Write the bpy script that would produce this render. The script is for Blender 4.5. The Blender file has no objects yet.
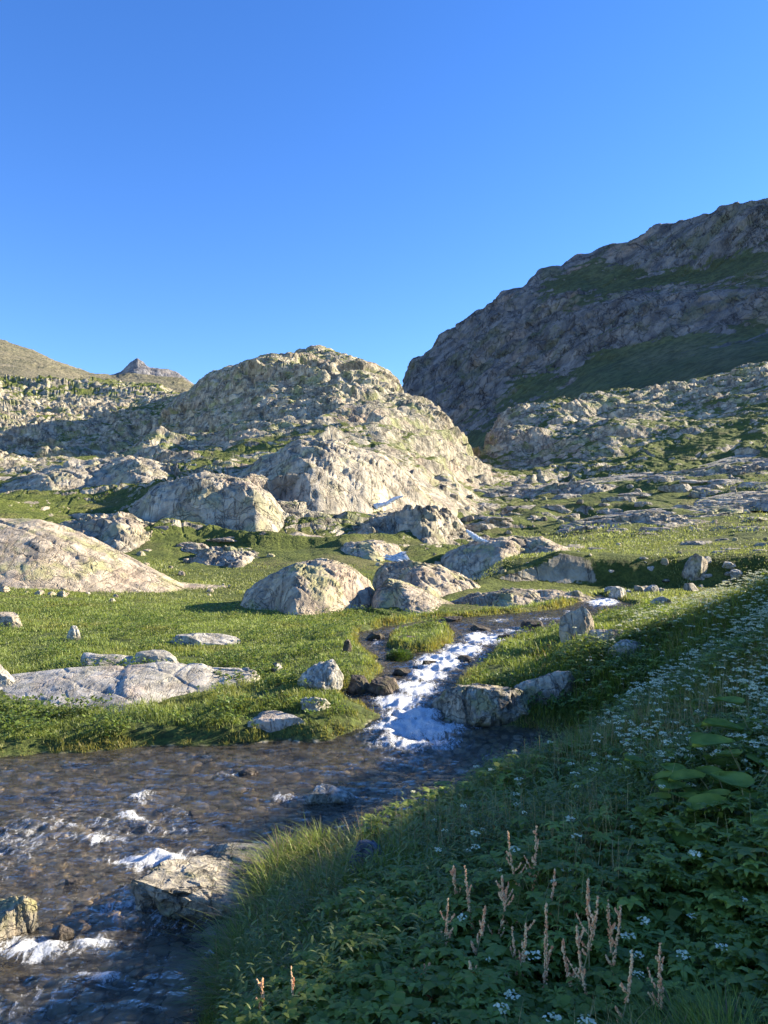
import bpy, bmesh, math, random
import numpy as np
C = bpy.context.scene
R = math.radians
random.seed(4); rng = np.random.default_rng(7)
# ---------------------------------------------------------------- camera, sky, sun, exposure
F = 770.0; CZ = 2.4; TH = math.atan(43/770)
cam = bpy.data.cameras.new("camera"); cam.sensor_fit = 'VERTICAL'; cam.sensor_height = 24; cam.lens = 24*F/1024
cam.clip_start = .05; cam.clip_end = 9000
co = bpy.data.objects.new("camera", cam); C.collection.objects.link(co)
co.location = (0, 0, CZ); co.rotation_euler = (R(90)+TH, 0, 0); C.camera = co
SUN_EL, SUN_AZ = R(21), R(72)      # azimuth clockwise from +Y (the view direction): the sun stands on the right
w = bpy.data.worlds.new("World"); C.world = w; w.use_nodes = True
nt = w.node_tree; bg = nt.nodes['Background']
sky = nt.nodes.new('ShaderNodeTexSky'); sky.sky_type = 'NISHITA'; sky.sun_disc = False
sky.sun_elevation = SUN_EL; sky.sun_rotation = SUN_AZ; sky.altitude = 2200; sky.air_density = 1.15; sky.dust_density = .1; sky.ozone_density = 2.6
hs = nt.nodes.new('ShaderNodeHueSaturation'); hs.inputs['Saturation'].default_value = 1.26; hs.inputs['Hue'].default_value = .514
nt.links.new(sky.outputs[0], hs.inputs['Color']); nt.links.new(hs.outputs[0], bg.inputs[0]); bg.inputs[1].default_value = .102
sl = bpy.data.lights.new("sun", 'SUN'); sl.energy = 5.0; sl.angle = R(.5); sl.color = (1, .88, .68)
so = bpy.data.objects.new("sun", sl); C.collection.objects.link(so)
so.rotation_euler = (R(90)-SUN_EL, 0, math.pi-SUN_AZ)
so.location = (60, 0, 60)
C.view_settings.view_transform = 'Standard'; C.view_settings.look = 'None'; C.view_settings.gamma = 1
C.view_settings.exposure = 1.76
C.cycles.max_bounces = 8; C.cycles.diffuse_bounces = 6; C.cycles.transparent_max_bounces = 12; C.cycles.caustics_reflective = False; C.cycles.caustics_refractive = False
C.cycles.use_denoising = True

# ---------------------------------------------------------------- noise
def hsh(ix, iy, iz, s):
    n = (ix.astype(np.int64)*374761393 + iy.astype(np.int64)*668265263 + iz.astype(np.int64)*2147483647 + s*974634777) & 0xffffffff
    n = ((n ^ (n >> 13))*1274126177) & 0xffffffff
    n = ((n ^ (n >> 16))*2246822519) & 0xffffffff
    return ((n ^ (n >> 15)) & 0xffffff)/float(0xffffff)
def vn(x, y, z, s=0):               # value noise, -1..1
    ix = np.floor(x); iy = np.floor(y); iz = np.floor(z)
    fx = x-ix; fy = y-iy; fz = z-iz
    fx = fx*fx*(3-2*fx); fy = fy*fy*(3-2*fy); fz = fz*fz*(3-2*fz)
    r = 0
    for a in (0, 1):
        wx = fx if a else 1-fx
        for b in (0, 1):
            wy = fy if b else 1-fy
            for c in (0, 1):
                wz = fz if c else 1-fz
                r = r + wx*wy*wz*hsh(ix+a, iy+b, iz+c, s)
    return r*2-1
def fbm(x, y, z, o=4, s=0, g=.5):
    r = 0; a = 1; t = 0
    for i in range(o):
        r = r + a*vn(x, y, z, s+i*17); t += a; a *= g; x = x*2.03+3.1; y = y*2.03+1.7; z = z*2.03+5.3
    return r/t
def ridged(x, y, z, s=0): return 1-2*np.abs(vn(x, y, z, s))
def facet(x, y, s=0):               # random tilted plates: (value, distance to the plate's edge)
    ix = np.floor(x); iy = np.floor(y)
    best = np.full(x.shape, 9.); sec = np.full(x.shape, 9.); val = np.zeros(x.shape)
    zz = np.zeros(x.shape)
    for a in (-1, 0, 1):
        for b in (-1, 0, 1):
            cx = ix+a; cy = iy+b
            px_ = cx+hsh(cx, cy, zz, s); py_ = cy+hsh(cx, cy, zz+1, s)
            d = (x-px_)**2+(y-py_)**2
            v = (hsh(cx, cy, zz+2, s)-.5)*1.3+(x-px_)*(hsh(cx, cy, zz+3, s)-.5)*2.2+(y-py_)*(hsh(cx, cy, zz+4, s)-.5)*2.2
            m = d < best
            sec = np.where(m, best, np.minimum(sec, d)); val = np.where(m, v, val); best = np.where(m, d, best)
    return val, np.sqrt(sec)-np.sqrt(best)
def sst(a, b, x):
    t = np.clip((x-a)/(b-a), 0, 1); return t*t*(3-2*t)

# ---------------------------------------------------------------- pixel <-> place helpers (layout measured from the photo, real distances)
cT, sT = math.cos(TH), math.sin(TH)
def px(u, v, Y):
    a = (u-384)/F; b = (512-v)/F; t = Y/(cT-b*sT)
    return a*t, Y, CZ+t*(sT+b*cT)
def vz(v, Y):
    b = (512-v)/F; return CZ+Y*(sT+b*cT)/(cT-b*sT)
def proj(x, y, z):
    z = z-CZ; d = y*cT+z*sT; h = -y*sT+z*cT
    return 384+F*x/d, 512-F*h/d

# ---------------------------------------------------------------- object helpers
def link(o, parent=None):
    C.collection.objects.link(o)
    if parent: o.parent = parent
    return o
def tag(o, label=None, cat=None, group=None, kind=None):
    if label: o['label'] = label
    if cat: o['category'] = cat
    if group: o['group'] = group
    if kind: o['kind'] = kind
    return o
def empty(name, loc=(0, 0, 0), rz=0):
    o = bpy.data.objects.new(name, None); o.location = loc; o.rotation_euler = (0, 0, rz); o.empty_display_size = .1; return link(o)
def mesh(name, V, Fc, mat, parent=None, smooth=False, attrs=None, loc=None):
    V = np.asarray(V, dtype=np.float32); Fc = np.asarray(Fc, dtype=np.int32)
    me = bpy.data.meshes.new(name)
    me.vertices.add(len(V)); me.vertices.foreach_set('co', V.ravel())
    k = Fc.shape[1]
    me.loops.add(Fc.size); me.loops.foreach_set('vertex_index', Fc.ravel())
    me.polygons.add(len(Fc)); me.polygons.foreach_set('loop_start', np.arange(0, Fc.size, k, dtype=np.int32))
    me.polygons.foreach_set('use_smooth', np.full(len(Fc), bool(smooth)))
    me.update(calc_edges=True)
    for n, a in (attrs or {}).items():
        a = np.asarray(a, dtype=np.float32)
        if a.ndim == 2:
            at = me.attributes.new(n, 'FLOAT_COLOR', 'POINT'); c4 = np.ones((len(V), 4), np.float32); c4[:, :3] = a; at.data.foreach_set('color', c4.ravel())
        else:
            at = me.attributes.new(n, 'FLOAT', 'POINT'); at.data.foreach_set('value', a)
    me.materials.append(mat)
    o = bpy.data.objects.new(name, me)
    if loc is not None: o.location = loc
    return link(o, parent)
def grid_faces(nr, nc, keep=None):
    i = np.arange(nr*nc).reshape(nr, nc)
    f = np.stack([i[:-1, :-1], i[:-1, 1:], i[1:, 1:], i[1:, :-1]], -1)
    if keep is not None:
        k = keep[:-1, :-1] | keep[:-1, 1:] | keep[1:, 1:] | keep[1:, :-1]
        return f[k]
    return f.reshape(-1, 4)
def compact(V, Fc, *A):
    u, inv = np.unique(Fc.ravel(), return_inverse=True)
    return (V[u], inv.reshape(Fc.shape)) + tuple(a[u] for a in A)

# ---------------------------------------------------------------- materials
class NT:
    def __init__(s, name):
        s.m = bpy.data.materials.new(name); s.m.use_nodes = True; s.t = s.m.node_tree; s.b = s.t.nodes['Principled BSDF']; s.out = s.t.nodes['Material Output']
        s.geo = s.n('ShaderNodeNewGeometry')
    def n(s, t, **k):
        x = s.t.nodes.new(t)
        for a, b in k.items(): setattr(x, a, b)
        return x
    def put(s, sock, v):
        if isinstance(v, bpy.types.NodeSocket): s.t.links.new(v, sock)
        elif isinstance(v, tuple) and len(v) == 3 and sock.type == 'RGBA': sock.default_value = v+(1,)
        else: sock.default_value = v
    def pos(s, sc=(1, 1, 1), rot=(0, 0, 0)):
        m = s.n('ShaderNodeMapping'); s.put(m.inputs[0], s.geo.outputs['Position']); m.inputs['Scale'].default_value = sc; m.inputs['Rotation'].default_value = rot
        return m.outputs[0]
    def noise(s, sc, det=6, rough=.55, vec=None, dist=0):
        x = s.n('ShaderNodeTexNoise'); s.put(x.inputs['Vector'], vec or s.geo.outputs['Position'])
        x.inputs['Scale'].default_value = sc; x.inputs['Detail'].default_value = det; x.inputs['Roughness'].default_value = rough; x.inputs['Distortion'].default_value = dist
        return x.outputs['Fac']
    def vor(s, sc, vec=None, feature='DISTANCE_TO_EDGE'):
        x = s.n('ShaderNodeTexVoronoi', feature=feature); s.put(x.inputs['Vector'], vec or s.geo.outputs['Position']); x.inputs['Scale'].default_value = sc
        return x.outputs['Distance'] if feature != 'COL' else x.outputs['Color']
    def math(s, op, a, b=0., clamp=False):
        x = s.n('ShaderNodeMath', operation=op, use_clamp=clamp); s.put(x.inputs[0], a); s.put(x.inputs[1], b); return x.outputs[0]
    def ramp(s, f, a, b, to0=0., to1=1.):
        x = s.n('ShaderNodeMapRange', interpolation_type='SMOOTHSTEP'); s.put(x.inputs[0], f)
        x.inputs[1].default_value = a; x.inputs[2].default_value = b; x.inputs[3].default_value = to0; x.inputs[4].default_value = to1
        return x.outputs[0]
    def mix(s, f, a, b):
        x = s.n('ShaderNodeMix', data_type='RGBA'); s.put(x.inputs[0], f); s.put(x.inputs[6], a); s.put(x.inputs[7], b); return x.outputs[2]
    def mul(s, a, b):
        x = s.n('ShaderNodeMix', data_type='RGBA', blend_type='MULTIPLY'); x.inputs[0].default_value = 1; s.put(x.inputs[6], a); s.put(x.inputs[7], b); return x.outputs[2]
    def attr(s, n, out='Fac'):
        x = s.n('ShaderNodeAttribute', attribute_name=n); return x.outputs[out]
    def bump(s, h, st, dist, nrm=None):
        x = s.n('ShaderNodeBump'); s.put(x.inputs['Height'], h); x.inputs['Strength'].default_value = st; x.inputs['Distance'].default_value = dist
        if nrm: s.put(x.inputs['Normal'], nrm)
        return x.outputs[0]
    def fin(s, col, rough=.85, nrm=None, spec=.3):
        s.put(s.b.inputs['Base Color'], col); s.put(s.b.inputs['Roughness'], rough); s.b.inputs['Specular IOR Level'].default_value = spec
        if nrm: s.put(s.b.inputs['Normal'], nrm)
        return s.m

def rock_color(n, k, pale, dark, lich, lich_amt=.5, warm=(.40, .30, .22)):
    """k: size in metres of the main features"""
    vec = n.pos((1, 1, .55), (.5, .35, .2))
    big = n.noise(1.0/k, 5, .6)
    det = n.noise(4.0/k, 10, .68, vec)
    fine = n.noise(22.0/k, 8, .7)
    c = n.mix(n.ramp(det, .38, .62), dark, pale)
    c = n.mix(n.ramp(big, .52, .68, 0, .55), c, warm)
    lm = n.math('MULTIPLY', n.ramp(n.noise(1.6/k, 8, .65), .5, .62), lich_amt)
    c = n.mix(lm, c, lich)
    lines = n.noise(1.2/k, 9, .6, n.pos((2.6, .5, .8), (.3, .55, .5)), .6)
    st = n.math('ABSOLUTE', n.math('SUBTRACT', lines, .5))
    c = n.mix(n.ramp(st, 0, .012, .75, 0), c, tuple(x*.22 for x in dark))
    c = n.mix(n.ramp(fine, .30, .42, .55, 0), c, tuple(x*.45 for x in dark))
    c = n.mix(n.ramp(fine, .60, .72, 0, .35), c, tuple(min(.75, x*1.35) for x in pale))
    wv = n.n('ShaderNodeVectorMath', operation='ADD'); wn = n.n('ShaderNodeTexNoise'); n.put(wn.inputs['Vector'], n.geo.outputs['Position']); wn.inputs['Scale'].default_value = 2.2/k; wn.inputs['Detail'].default_value = 5
    wm = n.n('ShaderNodeVectorMath', operation='SCALE'); n.put(wm.inputs[0], wn.outputs['Color']); wm.inputs['Scale'].default_value = .9*k
    mp = n.n('ShaderNodeMapping'); n.put(wv.inputs[0], n.geo.outputs['Position']); n.put(wv.inputs[1], wm.outputs[0]); n.put(mp.inputs[0], wv.outputs[0]); mp.inputs['Rotation'].default_value = (.5, .7, .3); mp.inputs['Scale'].default_value = (.55, 1.2, 1.5)
    v1 = n.vor(1.1/k, mp.outputs[0]); v2 = n.vor(3.4/k, mp.outputs[0])
    gate = n.ramp(n.noise(.8/k, 4, .6), .42, .56)
    k1 = n.math('MULTIPLY', n.ramp(v1, .0, .028, .9, 0), n.ramp(n.noise(1.5/k, 4, .6), .45, .6)); k2 = n.math('MULTIPLY', n.ramp(v2, .0, .045, .5, 0), gate)
    kk = n.math('MAXIMUM', k1, k2); c = n.mix(n.math('MULTIPLY', kk, .85), c, tuple(x*.2 for x in dark))
    pl = n.n('ShaderNodeTexVoronoi', feature='F1'); n.put(pl.inputs['Vector'], mp.outputs[0]); pl.inputs['Scale'].default_value = 3.4/k; ps = n.n('ShaderNodeSeparateColor'); n.put(ps.inputs[0], pl.outputs['Color'])
    c = n.mul(c, n.mix(ps.outputs[0], (.80, .80, .80), (1.14, 1.13, 1.10)))
    h = n.math('ADD', n.math('MULTIPLY', det, .8), n.math('MULTIPLY', fine, .3)); h = n.math('SUBTRACT', h, n.math('MULTIPLY', kk, .5))
    h = n.math('ADD', h, n.ramp(st, 0, .02, -.25, 0))
    return c, h
def rock_mat(name, k, pale=(.47, .42, .34), dark=(.24, .22, .19), lich=(.30, .30, .15), lich_amt=.5, bump=.6, wet=False):
    n = NT(name)
    c, h = rock_color(n, k, pale, dark, lich, lich_amt)
    rough = .85
    if wet:      # darker and glossy just above the water line
        wz = n.attr('wet')
        c = n.mix(wz, c, n.mul(c, (.25, .23, .20))); rough = n.ramp(wz, 0, 1, .85, .25)
    return n.fin(c, rough, n.bump(h, bump, k*.12))
def terrain_mat(name, k, g1=(.17, .20, .045), g2=(.085, .115, .025), gb=(.23, .20, .09), gs=1., **kw):
    n = NT(name)
    d = dict(pale=(.48, .425, .32), dark=(.17, .155, .125), lich=(.25, .265, .12), lich_amt=.8); d.update(kw)
    c, h = rock_color(n, k, **d)
    a = n.noise(.9*gs, 8, .65); b = n.noise(7*gs, 8, .7); e = n.noise(.25*gs, 4, .5)
    g = n.mix(n.ramp(a, .35, .65), g2, g1)
    g = n.mix(n.ramp(e, .5, .68, 0, .6), g, gb)
    g = n.mix(n.ramp(b, .38, .6, .6, 0), g, tuple(x*.42 for x in g2))
    f = n.math('ADD', n.attr('grass'), n.math('MULTIPLY', n.math('SUBTRACT', n.noise(3.2/k, 9, .7), .5), 1.3))
    f = n.ramp(f, .43, .57)
    col = n.mix(f, c, g)
    hh = n.mix(f, h, b)
    return n.fin(col, .9, n.bump(hh, .7, k*.14), .2)

def ground_mat():
    n = NT('ground')
    a = n.noise(1.2, 8, .65); b = n.noise(14, 8, .7)
    g = n.mix(n.ramp(a, .35, .65), (.06, .085, .02), (.13, .16, .04))
    g = n.mix(n.ramp(b, .4, .6, .7, 0), g, (.03, .035, .014))
    rocky = n.ramp(n.math('ADD', n.attr('grass'), n.math('MULTIPLY', n.math('SUBTRACT', n.noise(2, 8, .7), .5), .9)), .35, .5)
    c, h = rock_color(n, 1.2, (.44, .40, .33), (.2, .19, .16), (.3, .3, .16), .4)
    g = n.mix(rocky, c, g)
    bed = n.attr('bed')
    peb = n.vor(9, feature='F1'); x = n.n('ShaderNodeTexVoronoi', feature='F1'); n.put(x.inputs['Vector'], n.geo.outputs['Position']); x.inputs['Scale'].default_value = 9
    hv = n.n('ShaderNodeSeparateColor'); n.put(hv.inputs[0], x.outputs['Color'])
    pc = n.mix(hv.outputs[0], (.26, .20, .12), (.60, .50, .35)); pc = n.mix(n.ramp(hv.outputs[1], .7, .9), pc, (.52, .46, .36))
    pc = n.mix(n.ramp(peb, .35, .6), pc, (.04, .033, .024))
    pc = n.mix(n.ramp(n.noise(20, 5, .7), .4, .6, .35, 0), pc, (.05, .045, .02))
    g = n.mix(bed, g, pc)
    hh = n.mix(bed, b, n.math('MULTIPLY', peb, -.8))
    return n.fin(g, .9, n.bump(hh, .8, .06), .2)

def plant_mat(name, rough=.5, trans=.35, spec=.35):
    n = NT(name); col = n.attr('tint', 'Color')
    n.fin(col, rough, None, spec)
    tr = n.n('ShaderNodeBsdfTranslucent'); n.put(tr.inputs[0], n.mul(col, (1.25, 1.25, .7)))
    ms = n.n('ShaderNodeMixShader'); ms.inputs[0].default_value = trans
    n.t.links.new(n.b.outputs[0], ms.inputs[1]); n.t.links.new(tr.outputs[0], ms.inputs[2]); n.t.links.new(ms.outputs[0], n.out.inputs[0])
    return n.m

def water_mat():
    n = NT('stream_water')
    r1 = n.noise(6, 6, .6, n.pos((.8, 2.4, 1), (0, 0, .12)), .6); r2 = n.noise(38, 4, .6, None, .4)
    h = n.math('ADD', r1, n.math('MULTIPLY', r2, .22))
    nb = n.bump(h, .9, .06)
    gl = n.n('ShaderNodeBsdfGlossy'); gl.inputs['Roughness'].default_value = .06; gl.inputs[0].default_value = (.88, .87, .84, 1); n.put(gl.inputs['Normal'], nb)
    tr = n.n('ShaderNodeBsdfTransparent'); tr.inputs[0].default_value = (.95, .90, .80, 1)
    fr = n.n('ShaderNodeFresnel'); fr.inputs[0].default_value = 1.31; n.put(fr.inputs['Normal'], nb)
    m1 = n.n('ShaderNodeMixShader'); n.put(m1.inputs[0], fr.outputs[0]); n.t.links.new(tr.outputs[0], m1.inputs[1]); n.t.links.new(gl.outputs[0], m1.inputs[2])
    foam = n.attr('foam')
    fn = n.noise(9, 10, .74, n.pos((1.9, .75, 1), (0, 0, -.25)), 1.1); fn2 = n.noise(60, 5, .7)
    t = n.math('ADD', foam, n.math('ADD', n.math('MULTIPLY', n.math('SUBTRACT', fn, .5), 2.1), n.math('MULTIPLY', n.math('SUBTRACT', fn2, .5), .6)))
    ff = n.math('MULTIPLY', n.ramp(t, .50, 1.0, 0, .96), n.ramp(foam, .02, .12))
    n.fin(n.mix(n.ramp(fn2, .35, .6), (.55, .60, .64), (.86, .88, .9)), .45, n.bump(n.math('ADD', fn, n.math('MULTIPLY', fn2, .5)), .8, .08), .4)
    m2 = n.n('ShaderNodeMixShader'); n.put(m2.inputs[0], ff); n.t.links.new(m1.outputs[0], m2.inputs[1]); n.t.links.new(n.b.outputs[0], m2.inputs[2])
    df = n.n('ShaderNodeBsdfDiffuse'); df.inputs[0].default_value = (.42, .36, .26, 1); n.put(df.inputs['Normal'], nb)      # bubbles and silt carried in the water
    m0 = n.n('ShaderNodeMixShader'); n.put(m0.inputs[0], n.ramp(r1, .3, .7, .03, .20)); n.t.links.new(tr.outputs[0], m0.inputs[1]); n.t.links.new(df.outputs[0], m0.inputs[2]); n.t.links.new(m0.outputs[0], m1.inputs[1])
    n.t.links.new(m2.outputs[0], n.out.inputs[0])
    return n.m

M_ground = ground_mat(); M_water = water_mat()
M_hill = terrain_mat('hill_rock_and_turf', 7)
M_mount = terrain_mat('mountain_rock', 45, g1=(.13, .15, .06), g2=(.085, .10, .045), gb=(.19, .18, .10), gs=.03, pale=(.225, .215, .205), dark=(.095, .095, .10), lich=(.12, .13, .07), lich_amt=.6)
M_left = terrain_mat('left_hill_turf', 30, g1=(.25, .22, .14), g2=(.15, .145, .085), gb=(.34, .29, .22), gs=.05, pale=(.42, .37, .30), dark=(.26, .24, .19))
M_peak = rock_mat('peak_rock', 90, (.26, .25, .25), (.12, .12, .13), (.2, .2, .17), .1)
M_rock = rock_mat('outcrop_rock', 2.4, (.53, .445, .33), (.25, .21, .16), (.34, .33, .15), .75, .7)
M_slab = rock_mat('pale_slab', 1.0, (.50, .47, .41), (.29, .27, .23), (.36, .34, .20), .25, .6)
M_ledge = rock_mat('ledge_rock', 2.5, (.46, .41, .34), (.22, .20, .17), (.30, .29, .16), .5, .8)
M_bould = rock_mat('boulder_rock', .6, (.46, .41, .32), (.18, .165, .13), (.30, .28, .12), .7, .9, wet=True)
M_white = rock_mat('pale_boulder', .45, (.60, .57, .50), (.25, .235, .20), (.34, .32, .18), .4, .8, wet=True)
M_dark = rock_mat('dark_boulder', .3, (.12, .10, .08), (.05, .042, .035), (.10, .09, .03), .5, .9, wet=True)
M_blue = rock_mat('blue_grey_stone', .3, (.17, .19, .22), (.08, .09, .11), (.13, .14, .12), .3, .5)
M_leaf = plant_mat('foliage', .5, .38); M_petal = plant_mat('petals', .7, .25, .1)

# ---------------------------------------------------------------- terrain layout
def zw(y): return np.interp(y, [-50, 9.9, 10.6, 11.6, 12.6, 14.5, 18, 26, 34], [0, 0, .14, .33, .42, .56, .70, .95, 1.25])
def wpt(u, v):                       # pixel -> point on the water
    lo, hi = 1., 60.
    for _ in range(40):
        m = (lo+hi)/2
        if vz(v, m) > zw(m): lo = m
        else: hi = m
    x, y, z = px(u, v, lo); return x, y
POLY = [wpt(*p) for p in [(0, 757), (60, 754), (150, 747), (250, 744), (330, 739), (368, 730), (378, 716), (362, 704), (346, 699), (345, 690), (372, 686), (384, 672), (372, 655), (356, 642), (362, 632), (390, 626),
    (430, 620), (470, 617), (520, 613), (560, 609), (585, 601), (592, 597), (600, 595), (622, 602), (640, 606), (625, 612), (600, 618), (590, 628), (555, 633), (520, 640), (500, 650), (482, 664), (462, 682), (446, 700), (440, 718),
    (470, 727), (520, 729), (560, 735), (576, 748), (562, 768), (505, 785), (458, 798), (443, 822), (402, 845), (350, 858), (300, 862), (268, 870), (258, 890), (238, 930), (222, 975), (205, 1024)]]
POLY += [(-1.15, 3.3), (-1.6, 2.2), (-2.4, 0), (-3.3, -4), (-5, -14), (-16, -14), (-18, 5), (-13, 9.1)]
ISLE = [wpt(*p) for p in [(386, 646), (390, 634), (412, 628), (440, 626), (458, 634), (455, 643), (430, 652), (400, 655)]]
def sdist(x, y, P):                  # >0 outside
    d = np.full(x.shape, 1e9); ins = np.zeros(x.shape, bool); n = len(P)
    for i in range(n):
        ax, ay = P[i]; bx, by = P[(i+1) % n]
        ex, ey = bx-ax, by-ay; L = ex*ex+ey*ey
        t = np.clip(((x-ax)*ex+(y-ay)*ey)/L, 0, 1)
        d = np.minimum(d, (x-ax-t*ex)**2+(y-ay-t*ey)**2)
        if abs(ey) > 1e-9:
            ins ^= ((ay > y) != (by > y)) & (x < ex*(y-ay)/ey+ax)
    d = np.sqrt(d); return np.where(ins, -d, d)
def water_sd(x, y):
    wob = .07*vn(x*2.2, y*2.2, x*0, 3)+.05*vn(x*6, y*6, x*0, 4)
    s = sdist(x, y, POLY); s2 = sdist(x, y, ISLE)
    return np.maximum(s, -s2)+wob
# columns: u -> list of (depth, pixel row, rockiness)
COL = {
 -600: [(14,650,0),(20,600,0),(28,540,.1),(40,490,.3),(60,450,.6),(90,420,.9),(150,400,1),(200,390,1),(240,340,1),(310,300,1)],
 -150: [(14,655,0),(20,615,0),(28,570,.1),(40,532,.3),(50,510,.5),(70,488,.7),(90,470,.9),(150,455,1),(200,445,1),(225,405,1),(270,372,1),(310,358,1)],
 0: [(14,660,0),(20,622,0),(28,582,0),(40,545,.3),(50,520,.5),(70,498,.6),(90,479,.9),(110,470,1),(150,464,1),(212,456,1),(238,415,1),(250,402,1),(280,388,.9),(315,378,.8)],
 100: [(14,660,0),(20,624,0),(28,592,0),(38,562,.1),(48,541,.6),(60,515,.6),(80,488,.9),(110,468,1),(150,462,1),(215,454,1),(242,420,1),(256,406,1),(290,385,.9),(325,377,.8)],
 165: [(14,660,0),(20,624,0),(28,597,0),(38,568,.1),(46,552,.6),(56,520,.9),(70,492,.9),(95,462,1),(130,454,1),(200,444,1),(240,412,1),(275,390,1),(310,382,.9)],
 210: [(14,660,0),(20,624,0),(28,600,0),(38,572,.05),(46,556,.3),(54,520,1),(64,482,1),(76,471,.7),(100,457,.9),(125,446,1),(165,428,1),(205,395,1),(235,366,1),(245,362,1)],
 260: [(14,660,0),(20,624,0),(28,600,0),(38,570,.05),(46,552,.3),(55,512,1),(67,474,1),(85,458,.8),(110,440,1),(150,422,1),(175,392,1),(205,360,1),(225,351,1)],
 310: [(14,660,0),(20,624,0),(28,600,0),(38,568,.05),(46,552,.2),(54,520,1),(62,485,1),(75,455,1),(100,438,.8),(140,418,1),(180,385,1),(220,357,1),(240,348,1)],
 345: [(14,660,0),(20,624,0),(28,598,0),(38,568,.05),(46,550,.5),(56,520,.9),(64,505,.9),(75,475,1),(95,447,.9),(130,415,1),(180,380,1),(225,350,1),(240,345,1)],
 375: [(14,658,0),(20,624,0),(28,598,.1),(38,570,.2),(46,552,.6),(56,522,.8),(66,497,1),(80,468,1),(105,435,.9),(150,400,1),(195,375,1),(225,364,1)],
 395: [(14,658,0),(20,624,0),(28,598,.1),(38,572,.3),(46,555,.7),(56,525,.7),(68,495,1),(82,468,1),(110,435,.9),(140,410,1),(180,390,1),(200,387,1)],
 425: [(14,655,0),(20,624,0),(28,598,.2),(38,574,.5),(48,552,.8),(60,522,.6),(75,492,1),(98,457,.9),(125,430,.9),(155,410,1)],
 450: [(14,655,0),(20,624,0),(28,600,.2),(38,576,.6),(48,555,.8),(60,535,.7),(80,500,1),(102,472,1),(122,450,1),(142,430,1)],
 470: [(14,655,0),(20,624,0),(28,600,.2),(38,578,.6),(48,552,.7),(60,534,.9),(80,510,.9),(105,486,1),(125,468,1),(138,458,1)],
 485: [(14,655,0),(20,624,0),(28,600,.1),(38,578,.5),(46,556,.4),(60,535,.7),(80,512,.7),(110,487,.8),(145,472,1),(160,455,1),(200,450,.9)],
 500: [(14,655,0),(20,622,0),(27,600,.1),(33,590,.2),(34,562,.3),(42,554,.3),(50,545,.3),(60,532,.6),(80,510,.6),(110,486,.8),(142,468,1),(152,432,1),(180,424,1),(200,421,.9)],
 540: [(14,655,0),(20,622,0),(26,600,0),(33.6,588,.1),(34.4,556,.15),(40,553,.1),(48,545,.2),(60,527,.5),(80,507,.5),(110,486,.7),(140,467,.9),(152,430,1),(180,416,.9),(205,408,.9)],
 600: [(14,655,0),(20,622,0),(26,603,0),(33.6,589,.1),(34.4,556,.15),(38,553,0),(46,543,.15),(60,520,.5),(80,500,.5),(110,480,.6),(132,464,.9),(145,427,1),(180,406,.9),(212,396,.9)],
 700: [(14,640,0),(20,618,0),(26,603,0),(33.6,588,.15),(34.4,556,.2),(38,551,0),(46,540,.2),(60,512,.5),(80,490,.5),(110,465,.5),(130,443,.7),(160,406,.95),(200,382,.9),(222,377,.9)],
 768: [(14,630,0),(20,615,0),(26,602,0),(33.4,586,.2),(34.3,552,.2),(38,546,.1),(46,530,.4),(60,506,.5),(80,480,.4),(110,455,.5),(130,432,.7),(160,392,.95),(200,369,.9),(218,365,.9)],
 1000: [(14,600,0),(20,600,0),(26,592,0),(34,560,.2),(40,540,.1),(60,490,.5),(80,460,.4),(110,430,.5),(160,372,.95),(200,352,.9),(240,345,.9)],
 1400: [(14,580,0),(20,590,0),(26,585,0),(34,550,.2),(40,530,.1),(60,470,.5),(80,440,.4),(110,415,.5),(160,365,.95),(200,345,.9),(240,340,.9)],
}
for u_ in COL:
    if u_ >= 485: COL[u_] = [(y_, v_, min(1, r_*1.05+.05) if 47 < y_ < 120 else r_) for y_, v_, r_ in COL[u_]]
def make_table(COL, y0, y1, drop=60, nu=201, ny=500, sm=2):
    U = np.linspace(min(COL), max(COL), nu); LY = np.linspace(math.log(y0), math.log(y1), ny)
    us = sorted(COL); Vt = []; Rt = []
    for u in us:
        c = sorted(COL[u]); yl = c[-1][0]
        zl = vz(c[-1][1], yl)
        ly = [math.log(p[0]) for p in c]; zz = [vz(p[1], p[0])/p[0] for p in c]; rr = [p[2] for p in c]
        ly += [math.log(yl*1.15), math.log(yl*1.6)]; zz += [zl*.85/(yl*1.15), zl*.5/(yl*1.6)]; rr += [1, 1]
        Vt.append(np.interp(LY, ly, zz)); Rt.append(np.interp(LY, ly, rr))
    Vt = np.array(Vt); Rt = np.array(Rt)
    A = np.array([np.interp(U, us, Vt[:, j]) for j in range(ny)]); B = np.array([np.interp(U, us, Rt[:, j]) for j in range(ny)])
    k = np.hanning(2*sm+3)[1:-1]; k /= k.sum()
    def smo(T):
        P = np.pad(T, ((0, 0), (sm, sm)), 'edge'); T = sum(k[i]*P[:, i:i+T.shape[1]] for i in range(2*sm+1))
        P = np.pad(T, ((sm, sm), (0, 0)), 'edge'); return sum(k[i]*P[i:i+T.shape[0]] for i in range(2*sm+1))
    A = smo(A); B = smo(B)
    def look(u, y):
        fu = np.clip((u-U[0])/(U[1]-U[0]), 0, nu-1.001); fy = np.clip((np.log(y)-LY[0])/(LY[1]-LY[0]), 0, ny-1.001)
        i = fu.astype(int); j = fy.astype(int); a = fu-i; b = fy-j
        def g(T): return (T[j, i]*(1-a)+T[j, i+1]*a)*(1-b)+(T[j+1, i]*(1-a)+T[j+1, i+1]*a)*b
        return g(A)*y, g(B)
    return look
MAIN = make_table(COL, 12, 420, sm=2)
XE_Y = [0, 2, 4, 6.7, 8, 10, 12, 14]; XE_X = [-2.0, -1.4, -.9, .5, 1.2, 2.5, 2.7, 3.3]
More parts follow.
